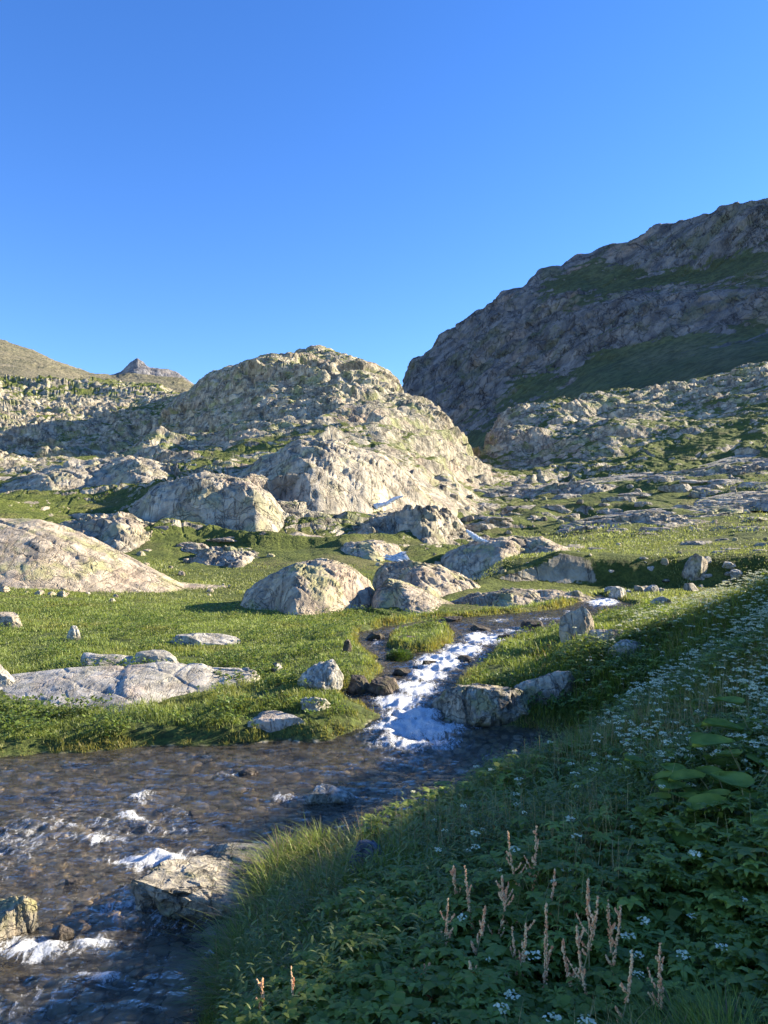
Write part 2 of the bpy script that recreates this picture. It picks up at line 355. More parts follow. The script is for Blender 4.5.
HILL_K = ([0, 3, 5, 7, 9, 11, 12.5, 14, 17], [.10, .12, .22, .38, .53, .50, .32, .16, .05])
RIDGE = ([-30, 0, 11, 12, 13.8, 14.7, 15.7, 17.2, 19.5, 22.5, 28], [11, 10.4, 10.1, 10.0, 10.1, 10.0, 9.9, 9.1, 8.5, 7.2, 5.4])
def height(x, y):
    """ground height and rockiness at any place"""
    x = np.asarray(x, float); y = np.asarray(y, float)
    sd = water_sd(x, y); w0 = zw(y)
    s = np.maximum(sd, 0)
    xe = np.interp(y, XE_Y, XE_X); right = sst(-.6, .6, x-xe)
    left_h = w0*(1-.35*sst(-.3, -2.5, x)*sst(19, 15, y))+.16*sst(0, .35, s)+.06*sst(.3, 4, s)+.05*fbm(x*.5, y*.5, x*0, 3, 9)+np.clip(-x-7, 0, 40)*.04
    hx = x-xe-.8; hill = np.logaddexp(0, hx*4)/4*np.interp(y, *HILL_K); hill = np.where(hill > 2.6, 2.6+(hill-2.6)*.35, hill)
    right_h = w0+.30*sst(0, .55, s)+.10*np.minimum(s, 2.5)+hill+.06*fbm(x*.9, y*.9, x*0, 3, 12)
    base = left_h*(1-right)+right_h*right
    x0 = np.maximum(9, .5*y+4.5)
    Hr = np.interp(y, *RIDGE)+.25*vn(y*.9, x*0, x*0, 21)+.2*vn(y*3, x*0, x*0, 22)
    base = base+(Hr-base)*sst(x0, 25, x)*(1-sst(24, 32, y))
    u = 384+F*x/np.maximum(y, .5)
    tz, tr = MAIN(u, np.maximum(y, 12.01))
    b = sst(14.5, 21, y)*(1-sst(.5*y+2, .5*y+8, x)*(1-sst(24, 32, y)))
    z = base*(1-b)+tz*b; rk = tr*b
    # channel
    near = sst(0, 1.0, sd)
    z = np.where(sd > 0, (w0+.14*sst(0, .25, sd))*(1-near)+z*near, z)
    bed = w0-.06-.20*sst(0, .9, -sd)-.05*sst(.0, 2.5, -sd)
    pv, pe = facet(x*5.5, y*5.5, 5)
    bed = bed+.045*vn(x*3, y*3, x*0, 31)+.06*np.clip(pe, 0, .5)*(hsh(np.floor(pv*50), x*0, x*0, 2)*.4+.6)
    inn = sst(.03, -.10, sd)
    z = z*(1-inn)+np.minimum(bed, z)*inn
    return z, rk, sd
def gz(x, y): return float(height(np.array([x]), np.array([y]))[0][0])
def ghit(u, v, y0=2.2, y1=60):       # first place where the ray through a pixel meets the ground
    Y = np.exp(np.linspace(math.log(y0), math.log(y1), 900))
    X, _, Z = px(u, v, Y); H = height(X, Y)[0]
    i = np.argmax(Z < H); i = i if (Z < H).any() else len(Y)-1
    return float(X[i]), float(Y[i]), float(H[i])

# near ground: one sheet round the viewer
def axis(parts):
    a = []
    for s, e, st in parts: a += list(np.arange(s, e, st))
    return np.array(a)
ax = axis([(-70, -20, 2), (-20, -8, .2), (-8, 8, .045), (8, 30, .3), (30, 90, 3)])
ay = np.append(axis([(-60, -10, 2), (-10, 2, .25), (2, 12, .04), (12, 20, .06)]), 20.0)
GX, GY = np.meshgrid(ax, ay)
Z, rk, sd = height(GX, GY)
Z = Z+.012*fbm(GX*6, GY*6, GX*0, 2, 8)*(sd > 0)
mesh('ground', np.stack([GX, GY, Z], -1).reshape(-1, 3), grid_faces(*GX.shape), M_ground, smooth=True,
     attrs={'grass': (1-rk).ravel(), 'bed': sst(.06, -.06, sd).ravel()}).__setitem__('kind', 'structure')

# rocky detail for everything beyond: plates, joints, ledges
def crag(P, scale, wts, seed=0, strata=.5):
    x, y, z = P
    a = x*.80+z*.60; b = y*.55+z*.62-x*.30       # dipping joint directions
    wx = .35*scale*vn(x/scale, y/scale, z/scale, seed+1)
    r = 0; lam = scale*2.4
    for i, wt in enumerate(wts):
        f, e = facet((a+wx)/(lam*1.35), (b+wx*.6)/(lam*.55), seed+i*7)
        q = sst(0, .16, e); r = r+wt*lam*(f*.24*q+np.clip(e, 0, .10)*.9)
        lam *= .46
    lam = scale
    for i in range(5):
        g_ = vn((a+z*.2)/lam*1.3, b/lam*.55, z/lam*.5, seed+80+i); r = r-.16*lam*sst(.13, 0, np.abs(g_))*(i < 4)
        r = r+.045*lam*ridged((a+z*.4)/lam, (b)/lam*1.6, z/lam*.9, seed+60+i); lam *= .5
    return r
def patch(name, look, u0, u1, du, Y, seed, amp, mat, exact=False, extra=None, keep=None, wts=(.55, .85, .9, .8), ks=.055, rkpow=1.):
    U = np.concatenate([np.arange(u0, -60, 9.), np.arange(max(u0, -60), min(u1, 830), du), np.arange(830, u1, 9.)]) if u0 < -60 or u1 > 830 else np.arange(u0, u1, du)
    UU, YY = np.meshgrid(U, Y)
    if exact:
        z, rk = look(UU, YY); v = 0
        dy = 1-.5*(z-CZ)/YY*0; X = (UU-384)/F*(YY*cT+(z-CZ)*sT); sd = None
    else:
        X = (UU-384)/F*YY; z, rk, sd = height(X, YY)
    gx = [np.gradient(a, axis=1) for a in (X, YY, z)]; gy = [np.gradient(a, axis=0) for a in (X, YY, z)]
    N = np.cross(np.stack(gx, -1), np.stack(gy, -1)); N /= np.linalg.norm(N, axis=-1, keepdims=True)+1e-9
    q1 = np.median(Y)*.09; n2 = fbm(X/q1, YY/q1, z/q1, 4, seed+90)
    rr = np.clip(rk+(.35 if sd is not None else .7)*n2*(rk > .03), 0, 1)
    P = (X, YY, z)
    sc = np.exp(np.round(np.log(YY*ks)*1.)/1.)      # not used per vertex: two fixed scales are blended
    s1, s2, s3 = np.median(Y)*ks*.35, np.median(Y)*ks, np.median(Y)*ks*2.2
    D = crag(P, s1, wts, seed)*amp; D2 = crag(P, s2, wts, seed+200)*amp; D3 = crag(P, s3, wts, seed+400)*amp
    t = np.log(YY/np.median(Y))/np.log(2.6)
    w1 = np.clip(-t, 0, 1); w3 = np.clip(t, 0, 1); w2 = 1-w1-w3
    D = D*w1+D2*w2+D3*w3
    start = sst(20, 24, YY) if not exact else 1.
    N[..., 2] *= .75
    q3 = np.median(Y)*.35
    cal = sst(-.25, .3, fbm(X/q3, YY/q3, z/q3*2, 3, seed+95)); D = D*(.35+1.0*cal)
    q4 = np.median(Y)*.28; D = D+q4*.11*fbm((X+z)/q4, YY/q4, (z-X*.4)/q4*1.6, 3, seed+97)*amp+q4*.05*amp*ridged((X*.7+z)/q4*1.7, YY/q4, (z-X*.5)/q4*2.6, seed+98)
    for (P_, A_, sx) in ((np.median(Y)*.085, .85, -.28), (np.median(Y)*.032, .7, -.18)):
        sN = (z+sx*X+.15*YY)/P_+1.1*fbm(X/P_/3, YY/P_/3, z/P_/2, 3, seed+33); fr_ = sN-np.floor(sN)
        saw = np.where(fr_ < .84, fr_/.84, 1-sst(.84, 1., fr_)); gt = sst(-.35, .2, fbm(X/P_/2.2, YY/P_/2.2, z/P_/2.2, 2, seed+34))
        D = D+P_*A_*(saw-.5)*gt*amp*(1 if sd is not None else .55)
    if sd is not None: D = D*(1-.64*sst(190, 245, YY)*(.5+.5*sst(110, 230, UU)))
    Dm = (D-np.mean(D)*1.2)*np.clip(rr, .0, 1)**.9*start*(.75+.25*sst(.75, 1.6, YY/np.median(Y)) if not exact else 1.)
    if sd is not None: Dm = Dm*sst(0, 2, sd)
    q0 = np.median(Y)*.012
    small = .004*YY*fbm(X/q0, YY/q0, z/q0, 4, seed+70)*start*(1 if sd is None else sst(0, 1, sd))
    V = np.stack(P, -1)+N*(Dm+small*.6)[..., None]
    if extra is not None: V = extra(V, UU, YY)
    gx = np.gradient(V, axis=1); gy = np.gradient(V, axis=0); N2 = np.cross(gx, gy); N2 /= np.linalg.norm(N2, axis=-1, keepdims=True)+1e-9
    flat = sst(.55, .85, np.abs(N2[..., 2]))
    g = np.clip(1-rr*1.05+(.8 if sd is not None else .5)*(flat-.36)*(rr > .25), 0, 1)
    if sd is not None: g = np.where(sd < .1, np.minimum(g, .9), g)
    V3 = V.reshape(-1, 3); Fc = grid_faces(*UU.shape, keep=keep(UU, YY) if keep else None).reshape(-1, 4)
    at = [g.ravel(), (sst(.06, -.06, sd) if sd is not None else g*0).ravel()]
    if keep: V3, Fc, at[0], at[1] = compact(V3, Fc, *at)
    o = mesh(name, V3, Fc, mat, attrs={'grass': at[0], 'bed': at[1]}); o['kind'] = 'structure'
    return V, UU, YY
Ys = np.exp(np.concatenate([np.linspace(math.log(20), math.log(48), 340, endpoint=False), np.linspace(math.log(48), math.log(270), 760, endpoint=False), np.linspace(math.log(270), math.log(420), 40)]))
TV, TU, TY = patch('rocky_hillside', MAIN, -420, 1250, 1.25, Ys, 3, .72, M_hill)
TPU, TPV = proj(TV[..., 0], TV[..., 1], TV[..., 2])
def thit(u, v, rad=2.5):             # visible hillside vertex under a pixel
    m = (np.abs(TPU-u) < rad) & (np.abs(TPV-v) < rad)
    if not m.any(): return None
    i = np.argmin(np.where(m, TY, 1e9)); return TV.reshape(-1, 3)[i]

RM = {
 380: [(420,520,1),(520,480,1),(620,440,1),(700,430,1)],
 403: [(420,510,1),(520,450,1),(570,405,1),(600,388,1)],
 412: [(420,505,1),(510,450,1),(560,395,1),(620,362,1)],
 440: [(400,500,.28),(480,450,.6),(540,400,1),(590,365,1),(660,335,1)],
 470: [(380,485,.10),(460,440,.10),(530,405,.9),(600,350,1),(690,314,1)],
 500: [(380,470,.10),(460,430,.10),(530,395,.9),(620,325,1),(740,294,1)],
 540: [(380,450,.10),(480,405,.10),(560,378,.6),(600,345,1),(680,300,.9),(720,290,.5),(790,270,1)],
 575: [(380,440,.10),(480,395,.10),(570,365,.4),(620,325,1),(690,292,.8),(740,283,.22),(840,256,.9)],
 600: [(380,430,.10),(480,385,.10),(580,358,.3),(640,312,1),(700,295,.7),(760,282,.3),(870,246,1)],
 650: [(380,415,.10),(490,375,.22),(600,345,.4),(660,300,1),(720,290,.5),(800,275,.4),(890,227,1)],
 700: [(380,405,.10),(500,360,.28),(620,332,.6),(680,295,1),(740,288,.6),(820,270,.4),(900,209,1)],
 768: [(380,395,.10),(500,350,.3),(640,325,.7),(700,285,1),(760,280,.6),(840,255,.5),(900,191,1)],
 900: [(380,380,.10),(500,330,.3),(640,300,.7),(700,255,1),(840,225,.6),(900,160,1)],
 1300: [(380,350,.10),(500,300,.3),(640,260,.7),(700,215,1),(840,170,.6),(900,90,1)],
}
def turn(u): return float(np.interp(u, [403, 440, 500, 600, 768, 1300], [1.25, 1.15, 1.0, .8, .56, .45]))
RMT = make_table(RM, 370, 2400, sm=2); TU_ = np.linspace(380, 1300, 200); TT_ = np.array([turn(u) for u in TU_]); TT_ = np.convolve(np.pad(TT_, 8, 'edge'), np.ones(17)/17, 'valid')
def right_look(u, y):
    t = np.interp(u, TU_, TT_); z, r = RMT(u, np.maximum(y/t, 371)); return z*t, r
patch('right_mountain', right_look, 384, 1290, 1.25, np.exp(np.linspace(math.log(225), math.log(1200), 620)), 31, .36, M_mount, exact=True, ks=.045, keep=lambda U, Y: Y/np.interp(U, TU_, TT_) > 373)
LH = {
 -700: [(350,440,.4),(500,400,.2),(700,300,.3),(900,200,.5)],
 -200: [(350,440,.4),(500,400,.2),(700,330,.3),(850,275,.5)],
 0: [(350,440,.4),(500,400,.2),(700,358,.15),(850,338,.3)],
 40: [(350,440,.4),(500,400,.2),(700,368,.15),(840,352,.3)],
 80: [(350,440,.4),(500,400,.2),(700,380,.15),(820,371,.3)],
 110: [(350,440,.4),(500,410,.2),(700,383,.3),(820,377,.4)],
 150: [(350,440,.4),(500,420,.2),(700,385,.3),(820,376,.4)],
 185: [(350,440,.4),(500,420,.3),(700,390,.3),(820,379,.5)],
 260: [(350,440,.4),(500,430,.3),(700,420,.3),(820,415,.5)],
}
patch('left_hill', make_table(LH, 340, 1500, sm=2), -690, 255, 1.4, np.exp(np.linspace(math.log(345), math.log(1300), 200)), 51, .35, M_left, exact=True, ks=.04)
PK = {u: [(2000, 470, 1), (2350, 390, 1), (2500, v, 1)] for u, v in [(80, 396), (104, 380), (114, 373), (122, 367), (130, 360), (137, 356), (144, 360), (150, 365), (157, 366), (165, 369), (174, 372), (182, 377), (195, 384), (220, 398)]}
patch('distant_peak', make_table(PK, 1900, 3600, nu=141, sm=1), 82, 218, .8, np.exp(np.linspace(math.log(1950), math.log(3200), 120)), 71, .15, M_peak, exact=True, ks=.012)

# ---------------------------------------------------------------- water
FOAM = [(512,631,18,4,.6),(485,640,26,7,.9),(462,652,26,9,.9),(440,664,26,10,1),(428,676,24,9,.9),(415,690,30,9,.9),(400,703,28,8,1),(412,716,34,9,1),(418,730,54,11,1.),(418,745,58,11,.75),(405,762,56,10,.4),(395,778,40,9,.22),
  (603,603,16,4,1.1),(545,620,30,4,.45),(575,614,16,4,.6),(376,643,8,6,.5),(430,630,30,4,.3),(500,621,20,3,.5),
  (336,799,24,5,.7),(315,801,20,4,.45),(283,799,14,4,.55),(226,776,14,4,.55),(140,799,12,6,.6),(132,818,14,5,.7),(103,842,34,5,.6),(150,863,42,8,.8),(64,829,20,4,.5),(34,952,38,11,.8),(92,944,22,8,.7),(104,984,24,6,.7),(185,832,28,4,.5),(20,792,14,3,.3),(215,862,20,4,.4),(10,838,20,5,.3),(70,905,16,5,.3),(270,836,14,3,.3),(120,915,12,4,.35)]
wx_ = axis([(-19, -6, .2), (-6, 5, .03), (5, 9, .05)]); wy_ = axis([(-14, 3, .2), (3, 11, .025), (11, 19, .04), (19, 29, .08)])
WX, WY = np.meshgrid(wx_, wy_)
sd = water_sd(WX, WY); W0 = zw(WY)
pu, pv = proj(WX, np.maximum(WY, 1), W0)
fm = np.zeros(WX.shape)
for (u, v, a, b, s) in FOAM: fm = np.maximum(fm, s*1.12*np.exp(-(((pu-u)/a)**2+((pv-v)/b)**2)*(.9 if u > 330 else .5)))
slope = np.clip(np.gradient(W0, axis=0)/np.gradient(WY, axis=0)*4, 0, 1)
fm = np.maximum(fm*1.15, (.40+.42*fbm(WX*1.3, WY*1.3, WX*0, 3, 77))*sst(330, 180, pu)*sst(765, 800, pv)*(WY > 2.5)); fm = np.clip(fm, 0, 1.15)
z0 = WX*0
wz_ = W0+.010*fbm(WX*3+WY, WY*5, z0, 3, 5)+.020*ridged(WX*1.6-WY*.6, WY*4.2+WX*1.2, z0, 6)*sst(.0, .4, -sd)+.007*ridged(WX*5-WY*2, WY*11+WX*3, z0, 16)*sst(.0, .3, -sd)
wz_ += fm*(.09*fbm(WX*4, WY*5, z0, 4, 7)+.03*ridged(WX*7, WY*7, z0, 8)+.02)+slope*.06*fbm(WX*2.2, WY*2.6, z0, 3, 11)
Fc = grid_faces(*WX.shape, keep=(sd < .12))
V, Fc, fa = compact(np.stack([WX, WY, wz_], -1).reshape(-1, 3), Fc, fm.ravel())
mesh('stream_water', V, Fc, M_water, smooth=True, attrs={'foam': fa})['kind'] = 'structure'

# ---------------------------------------------------------------- rocks
def cobbles():
    r = np.random.default_rng(21); N = 6000; u = r.uniform(-120, 640, N); y = np.exp(r.uniform(math.log(3), math.log(20), N)); x = (u-384)/F*y
    sd_ = water_sd(x, y); m = (sd_ < -.12); x, y, sd_ = x[m], y[m], sd_[m]; n = len(x); z = height(x, y)[0]
    bm = bmesh.new(); bmesh.ops.create_icosphere(bm, subdivisions=2, radius=1); B = np.array([v.co[:] for v in bm.verts]); BF = np.array([[v.index for v in f.verts] for f in bm.faces]); bm.free()
    s = .020*np.exp(r.normal(0, .65, n))*(1+.05*y); s = np.minimum(s, .10); a = r.uniform(0, 6.28, n)
    V = B[None]*(s[:, None]*(1+.28*vn(B[None, :, 0]*1.5+x[:, None]*9, B[None, :, 1]*1.5+y[:, None]*9, B[None, :, 2]*1.5, 3)))[..., None]
    V = V*np.stack([r.uniform(.9, 1.5, n), r.uniform(.7, 1.1, n), r.uniform(.4, .75, n)], -1)[:, None, :]
    c, s_ = np.cos(a)[:, None], np.sin(a)[:, None]; V = np.stack([V[..., 0]*c-V[..., 1]*s_, V[..., 0]*s_+V[..., 1]*c, V[..., 2]], -1)+np.stack([x, y, z+s*.15], -1)[:, None, :]
    t = r.uniform(0, 1, (n, 1)); col = (np.array([.24, .185, .12])*(1-t)+np.array([.55, .46, .33])*t); w_ = r.uniform(0, 1, (n, 1)) < .05; col = np.where(w_, [.55, .5, .42], col)
    nn = NT('cobble'); cc = nn.mul(nn.attr('tint', 'Color'), nn.mix(nn.noise(40, 5), (.6, .6, .6), (1.2, 1.2, 1.2))); nn.fin(cc, .6)
    o = mesh('stream_cobbles', V.reshape(-1, 3), (np.arange(n)[:, None, None]*len(B)+BF).reshape(-1, 3), nn.m, smooth=True, attrs={'tint': np.repeat(col, len(B), 0)}); o['kind'] = 'stuff'
cobbles()
ICO = {}
def ico(n):
    if n not in ICO:
        bm = bmesh.new(); bmesh.ops.create_icosphere(bm, subdivisions=n, radius=1)
        ICO[n] = (np.array([v.co[:] for v in bm.verts]), np.array([[v.index for v in f.verts] for f in bm.faces])); bm.free()
    return ICO[n]
FOOT = []                            # footprints, kept free of grass
def rock(name, x, y, zb, w, d, h, seed, mat, label, cat='rock', group=None, lvl=5, rz=0., cuts=17, flat=0., sink=.75, lean=0., rough=1., foot=True, box=False, pow_=None):
    """w, d, h: size of what shows above the ground"""
    V, Fc = ico(lvl); V = V.copy(); r = np.random.default_rng(seed)
    if box:
        V = V/np.max(np.abs(V), axis=1, keepdims=True)**.75
    for i in range(cuts):            # flat faces knocked off a ball
        n = r.normal(size=3); n[2] = abs(n[2])*.8 if i % 2 else n[2]; n /= np.linalg.norm(n)
        k = r.uniform(.50, .88)
        if i == 0 and 'pointed' not in label: n = np.array([r.uniform(-.3, .3), r.uniform(-.3, .1), 1.]); n /= np.linalg.norm(n); k = r.uniform(.5, .68)
        dd = V@n-k; V = V-np.clip(dd, 0, None)[:, None]*n*.93
    if flat: V[:, 2] = np.sign(V[:, 2])*np.abs(V[:, 2])**(1+flat)
    n = V/np.linalg.norm(V, axis=1, keepdims=True)
    q = V*np.array([1, 1, 1.])+seed*3.7
    big = max(w, d)/max(h, .01)
    f1, e1 = facet(q[:, 0]*2.2+q[:, 2]*.8, q[:, 1]*2.2-q[:, 2]*.6, seed); f2, e2 = facet(q[:, 0]*5+q[:, 2]*2, q[:, 1]*5-q[:, 2]*2, seed+3)
    D = .10*fbm(q[:, 0]*1.6, q[:, 1]*1.6, q[:, 2]*1.6, 5, seed)+.045*f1*rough+.022*f2*rough+.05*np.clip(e1, 0, .12)*4*rough*.3+.022*ridged(q[:, 0]*7, q[:, 1]*7, q[:, 2]*7, seed+9)*rough
    V = V+n*D[:, None]
    mn, mx = V.min(0), V.max(0); V = (V-(mn+mx)/2)/((mx-mn)/2)
    V[:, 0] *= w/2; V[:, 1] *= d/2
    H = h/(1-sink/2.); V[:, 2] = V[:, 2]*H/2
    if lean: V[:, 0] += 0; c, s = math.cos(lean), math.sin(lean); V = np.stack([V[:, 0]*c-V[:, 2]*s, V[:, 1], V[:, 0]*s+V[:, 2]*c], -1)
    c, s = math.cos(rz), math.sin(rz); V[:, :2] = np.stack([V[:, 0]*c-V[:, 1]*s, V[:, 0]*s+V[:, 1]*c], -1)
    zc = h-V[:, 2].max()
    V[:, 2] += zc
    wet = sst(.09, .02, V[:, 2]+.03*vn(V[:, 0]*9, V[:, 1]*9, V[:, 2]*0, 2)) if zb < zw(y)+.1 else np.zeros(len(V))
    o = mesh(name, V, Fc, mat, attrs={'wet': wet}, loc=(x, y, zb)); tag(o, label, cat, group)
    if foot: FOOT.append((x, y, w/2, d/2, rz))
    return o
def prock(name, u0, u1, vt, vb, seed, mat, label, dr=.8, water=False, y=None, **k):
    """place a rock by the photo's outline: its foot at pixel row vb"""
    uc = (u0+u1)/2
    if water: x, yy = wpt(uc, vb); zb = float(zw(yy))-.02
    elif y is not None: x, yy, zb = px(uc, vb, y)
    else: x, yy, zb = ghit(uc, vb)
    W = (u1-u0)/F*yy; D = W*dr; yc = yy+D*.38
    if not water and y is None: zb = min(zb, gz(x, yc))-.0
    zt = vz(vt, yc+D*.05); x = (uc-384)/F*yc
    W = (u1-u0)/F*yc
    return rock(name, x, yc, zb, W, D, max(zt-zb, .05), seed, mat, label, **k)
A = prock
A('rock_slab', 235, 312, 712, 730, 12, M_slab, 'small flat pale slab at the water edge left of the rapids', dr=.45, lvl=5, cuts=6, sink=1., rough=.5)
A('boulder', 298, 344, 659, 690, 13, M_white, 'pale wedge shaped boulder with dark left side in grass beside the rapids', dr=.8, lvl=5, cuts=12)
A('boulder', 300, 334, 696, 711, 14, M_white, 'low pale rock between the wedge shaped boulder and the pool', dr=.7, lvl=4)
A('boulder', 68, 84, 625, 641, 15, M_white, 'small lone pointed pale stone standing in the meadow', dr=.9, lvl=4, rough=1.4)
A('boulder', -8, 27, 612, 628, 16, M_rock, 'rounded pale boulder at the far left edge of the meadow', dr=.7, lvl=4)
A('rock_slab', 168, 242, 633, 646, 17, M_slab, 'thin flat pale slab lying in the middle of the meadow', dr=.5, lvl=5, sink=1.)
A('rock_slab', 78, 140, 653, 670, 18, M_slab, 'grey flat slab in grass behind the wide pale slab', dr=.5, lvl=5, sink=1.)
A('rock_slab', 133, 185, 650, 668, 19, M_slab, 'narrow pale slab just above the wide bank slab', dr=.4, lvl=4, sink=1.)
A('rock_slab', -25, 22, 664, 688, 20, M_slab, 'smooth pale slab cut by the left edge of the picture', dr=.6, lvl=5, sink=1.)
A('boulder', 272, 284, 662, 672, 43, M_white, 'tiny grey stone left of the wedge shaped boulder', lvl=3)
A('boulder', 343, 352, 639, 652, 44, M_dark, 'small dark upright stone at the grassy lip of the side channel', lvl=3)
# rocks of the stream
A('boulder', 432, 532, 682, 726, 21, M_bould, 'big tan lichen covered boulder on the right side of the rapids', dr=.8, lvl=6, cuts=14, water=True, rough=1.3)
A('boulder', 512, 578, 670, 706, 22, M_bould, 'grey shaded boulder behind the big tan boulder', dr=.7, lvl=5)
A('boulder', 558, 592, 606, 640, 23, M_rock, 'upright pointed yellow green boulder beside the upper stream', dr=.8, lvl=5, cuts=16)
A('boulder', 606, 640, 639, 657, 24, M_white, 'flat topped pale rock in the grass right of the pointed boulder', dr=.7, lvl=5, box=True)
A('boulder', 585, 640, 629, 645, 25, M_rock, 'low greyish rock half sunk in grass behind the flat topped rock', dr=.5, lvl=5, sink=1.)
A('boulder', 306, 357, 783, 805, 26, M_white, 'whitish rock splashed by water in the middle of the pool', dr=.8, lvl=5, water=True, rough=1.5)
A('boulder', 134, 262, 862, 918, 27, M_bould, 'large mottled boulder standing in the stream beside the grassy bank', dr=.75, lvl=6, cuts=12, water=True, rough=1.4)
A('boulder', -25, 52, 893, 945, 28, M_bould, 'brown rounded boulder at the lower left edge of the picture', dr=.8, lvl=6, water=True)
A('rock_slab', 196, 300, 846, 872, 29, M_bould, 'low flat rock shelf with dry grass behind the mottled boulder', dr=.7, lvl=5, water=True, sink=1.)
A('boulder', 346, 394, 836, 894, 30, M_blue, 'blue grey smooth stone lying in the grass of the near bank', dr=.9, lvl=5, rough=.6)
A('boulder', 366, 400, 677, 696, 31, M_dark, 'dark wet boulder at the left foot of the rapids', dr=.9, lvl=5, water=True)
A('boulder', 344, 372, 674, 694, 32, M_dark, 'dark brown wet boulder under the undercut bank', dr=.9, lvl=5, water=True)
k = 0
for (a, b, c, d, lab) in [(392, 412, 668, 676, 'small dark wet stone at the head of the cascade'), (452, 470, 655, 662, 'flat dark stone parting the white rapids'), (420, 436, 660, 668, 'wet brown stone left of the white rapids'),
    (470, 492, 625, 632, 'dark stone in the upper stream bend'), (520, 545, 620, 630, 'dark stone under the pointed boulder in the stream'), (395, 420, 636, 646, 'dark stone beside the grass island'),
    (440, 462, 616, 622, 'low stone on the far edge of the upper stream'), (365, 385, 632, 640, 'dark stone at the mouth of the side channel'), (438, 452, 690, 704, 'wet stone leaning on the left of the big tan boulder'),
    (355, 372, 655, 664, 'brown stone in the side channel'), (496, 512, 634, 641, 'dark stone on the right edge of the rapids'), (240, 262, 768, 774, 'barely showing dark stone in the still part of the pool'), (186, 222, 812, 820, 'brown stone just breaking the shallow water'),
    (72, 96, 878, 888, 'wet brown stone above the rounded edge boulder'), (60, 82, 925, 942, 'small brown stone right of the rounded edge boulder')]:
    A('stream_stone', a, b, c, d, 100+k, M_dark, lab, cat='stone', group='dark stones standing in the stream', lvl=4, water=True); k += 1
# outcrops: bedrock humps with the outline of the photo, a real depth and a foot in the ground
MV = []
def mound(outline, vb, D, seed, mat, label, name='rock_outcrop', cf=.5, pf=2.2, pb=2., rough=1., yf=None, shear=0., joints=1.):
    us = [p[0] for p in outline]; vs = [p[1] for p in outline]; u0, u1 = us[0], us[-1]
    if yf is None: yf = ghit((u0+u1)/2, vb)[1]
    W = (u1-u0)/F*yf; nx = int(min(340, max(60, (u1-u0)*1.1))); ny = 110
    U, T = np.meshgrid(np.linspace(u0, u1, nx), np.linspace(-1, 1, ny))
    a = (U-u0)/(u1-u0); ends = np.clip(4*a*(1-a), 0, 1)**.45
    un = (U-u0)/F*yf
    fr = cf*D*(1+.3*vn(un/W*5, U*0, U*0, seed)); bk = (1-cf)*D*(1+.3*vn(un/W*7, U*0+9, U*0, seed))
    yc = yf+cf*D+shear*(a-.5)*W
    Y = yc+np.where(T < 0, T*fr, T*bk)*ends
    X = (U-384)/F*Y
    cz = vz(np.interp(U, us, vs), yc); g = height(X, Y)[0]
    pr = np.where(T < 0, 1-np.abs(T)**pf, 1-np.abs(T)**pb)
    k = W*.125
    H = np.maximum(cz-g, .20*sst(.12, .6, a) if name == 'rock_slab' else .05)
    Q = Y+1.3*H*pr+.15*W*.1*vn(X/k, Y/k, X*0, seed)
    f1, e1 = facet(X/k/1.6+Q*.3/k, Q/k+X*.2/k, seed); f2, e2 = facet(X/k*1.6+Q*.5/k, Q/k*1.9-X/k*.4, seed+5); f3, e3 = facet(X/k*4, Q/k*4.5, seed+6)
    f1 = f1*sst(0, .14, e1); f2 = f2*sst(0, .14, e2); f3 = f3*sst(0, .14, e3)
    dd = k*(.12*f1+.07*f2+.035*f3)*rough+k*.30*fbm(X/k*.7, Q/k*.7, pr*2, 4, seed+8)*rough+k*joints*(np.clip(e1, 0, .10)-.10)*.9+k*joints*(np.clip(e2, 0, .08)-.08)*.5
    dd += k*.10*ridged((X+Q*.5)/k*2.2, Q/k*1.1, pr*0, seed+9)*rough
    edge = np.clip(1-np.abs(T)**6, 0, 1)*np.clip(ends*1.6, 0, 1)
    Z = g-.12*W*.15*(1-pr)+H*pr*np.clip(ends*2.5, 0, 1)+dd*edge*np.minimum(1, H/k/.6+.25)
    Z = np.where((np.abs(T) > .97), g-.4, Z)
    V = np.stack([X, Y, Z], -1)
    c = V.reshape(-1, 3).mean(0); c[2] = g.min()
    V[..., 1] -= (dd*edge*.6)*(T < .2)
    o = mesh(name, V.reshape(-1, 3)-c, grid_faces(ny, nx), mat, smooth=True, attrs={'wet': np.zeros(nx*ny)}, loc=c); tag(o, label, 'rock outcrop' if name == 'rock_outcrop' else 'rock')
    MV.append(V.reshape(-1, 3)[Z.ravel() > g.ravel()])
    FOOT.append(((u0+u1-768)/2/F*(yf+D/2), yf+D*.5, W*.47, D*.42, 0)); return o
mound([(-260, 500), (-120, 506), (0, 519), (40, 519), (80, 530), (110, 545), (150, 566), (190, 588), (228, 607)], 590, 11, 33, M_rock, 'huge smooth whaleback slab sloping down to the left meadow', cf=.62, pf=1.35, rough=.18, joints=.45, yf=25.0, shear=.05)
mound([(240, 606), (246, 592), (260, 581), (280, 570), (298, 563), (322, 560), (342, 563), (356, 570), (370, 582), (380, 603)], 608, 6.5, 35, M_rock, 'domed tan outcrop with shaded left cheek behind the meadow', cf=.5, pf=2.2, rough=.55, joints=1.3, yf=22.5)
mound([(370, 604), (376, 590), (388, 579), (400, 580), (425, 591), (445, 601), (470, 611)], 612, 5, 36, M_rock, 'low tan outcrop sloping right beside the domed outcrop', pf=1.9, rough=.5, joints=1.2, yf=22.2)
mound([(440, 606), (470, 594), (510, 590), (560, 591), (590, 597), (618, 609)], 611, 2.6, 37, M_rock, 'long low rock ridge above the upper stream', pf=2.2, rough=.6, yf=24.2)
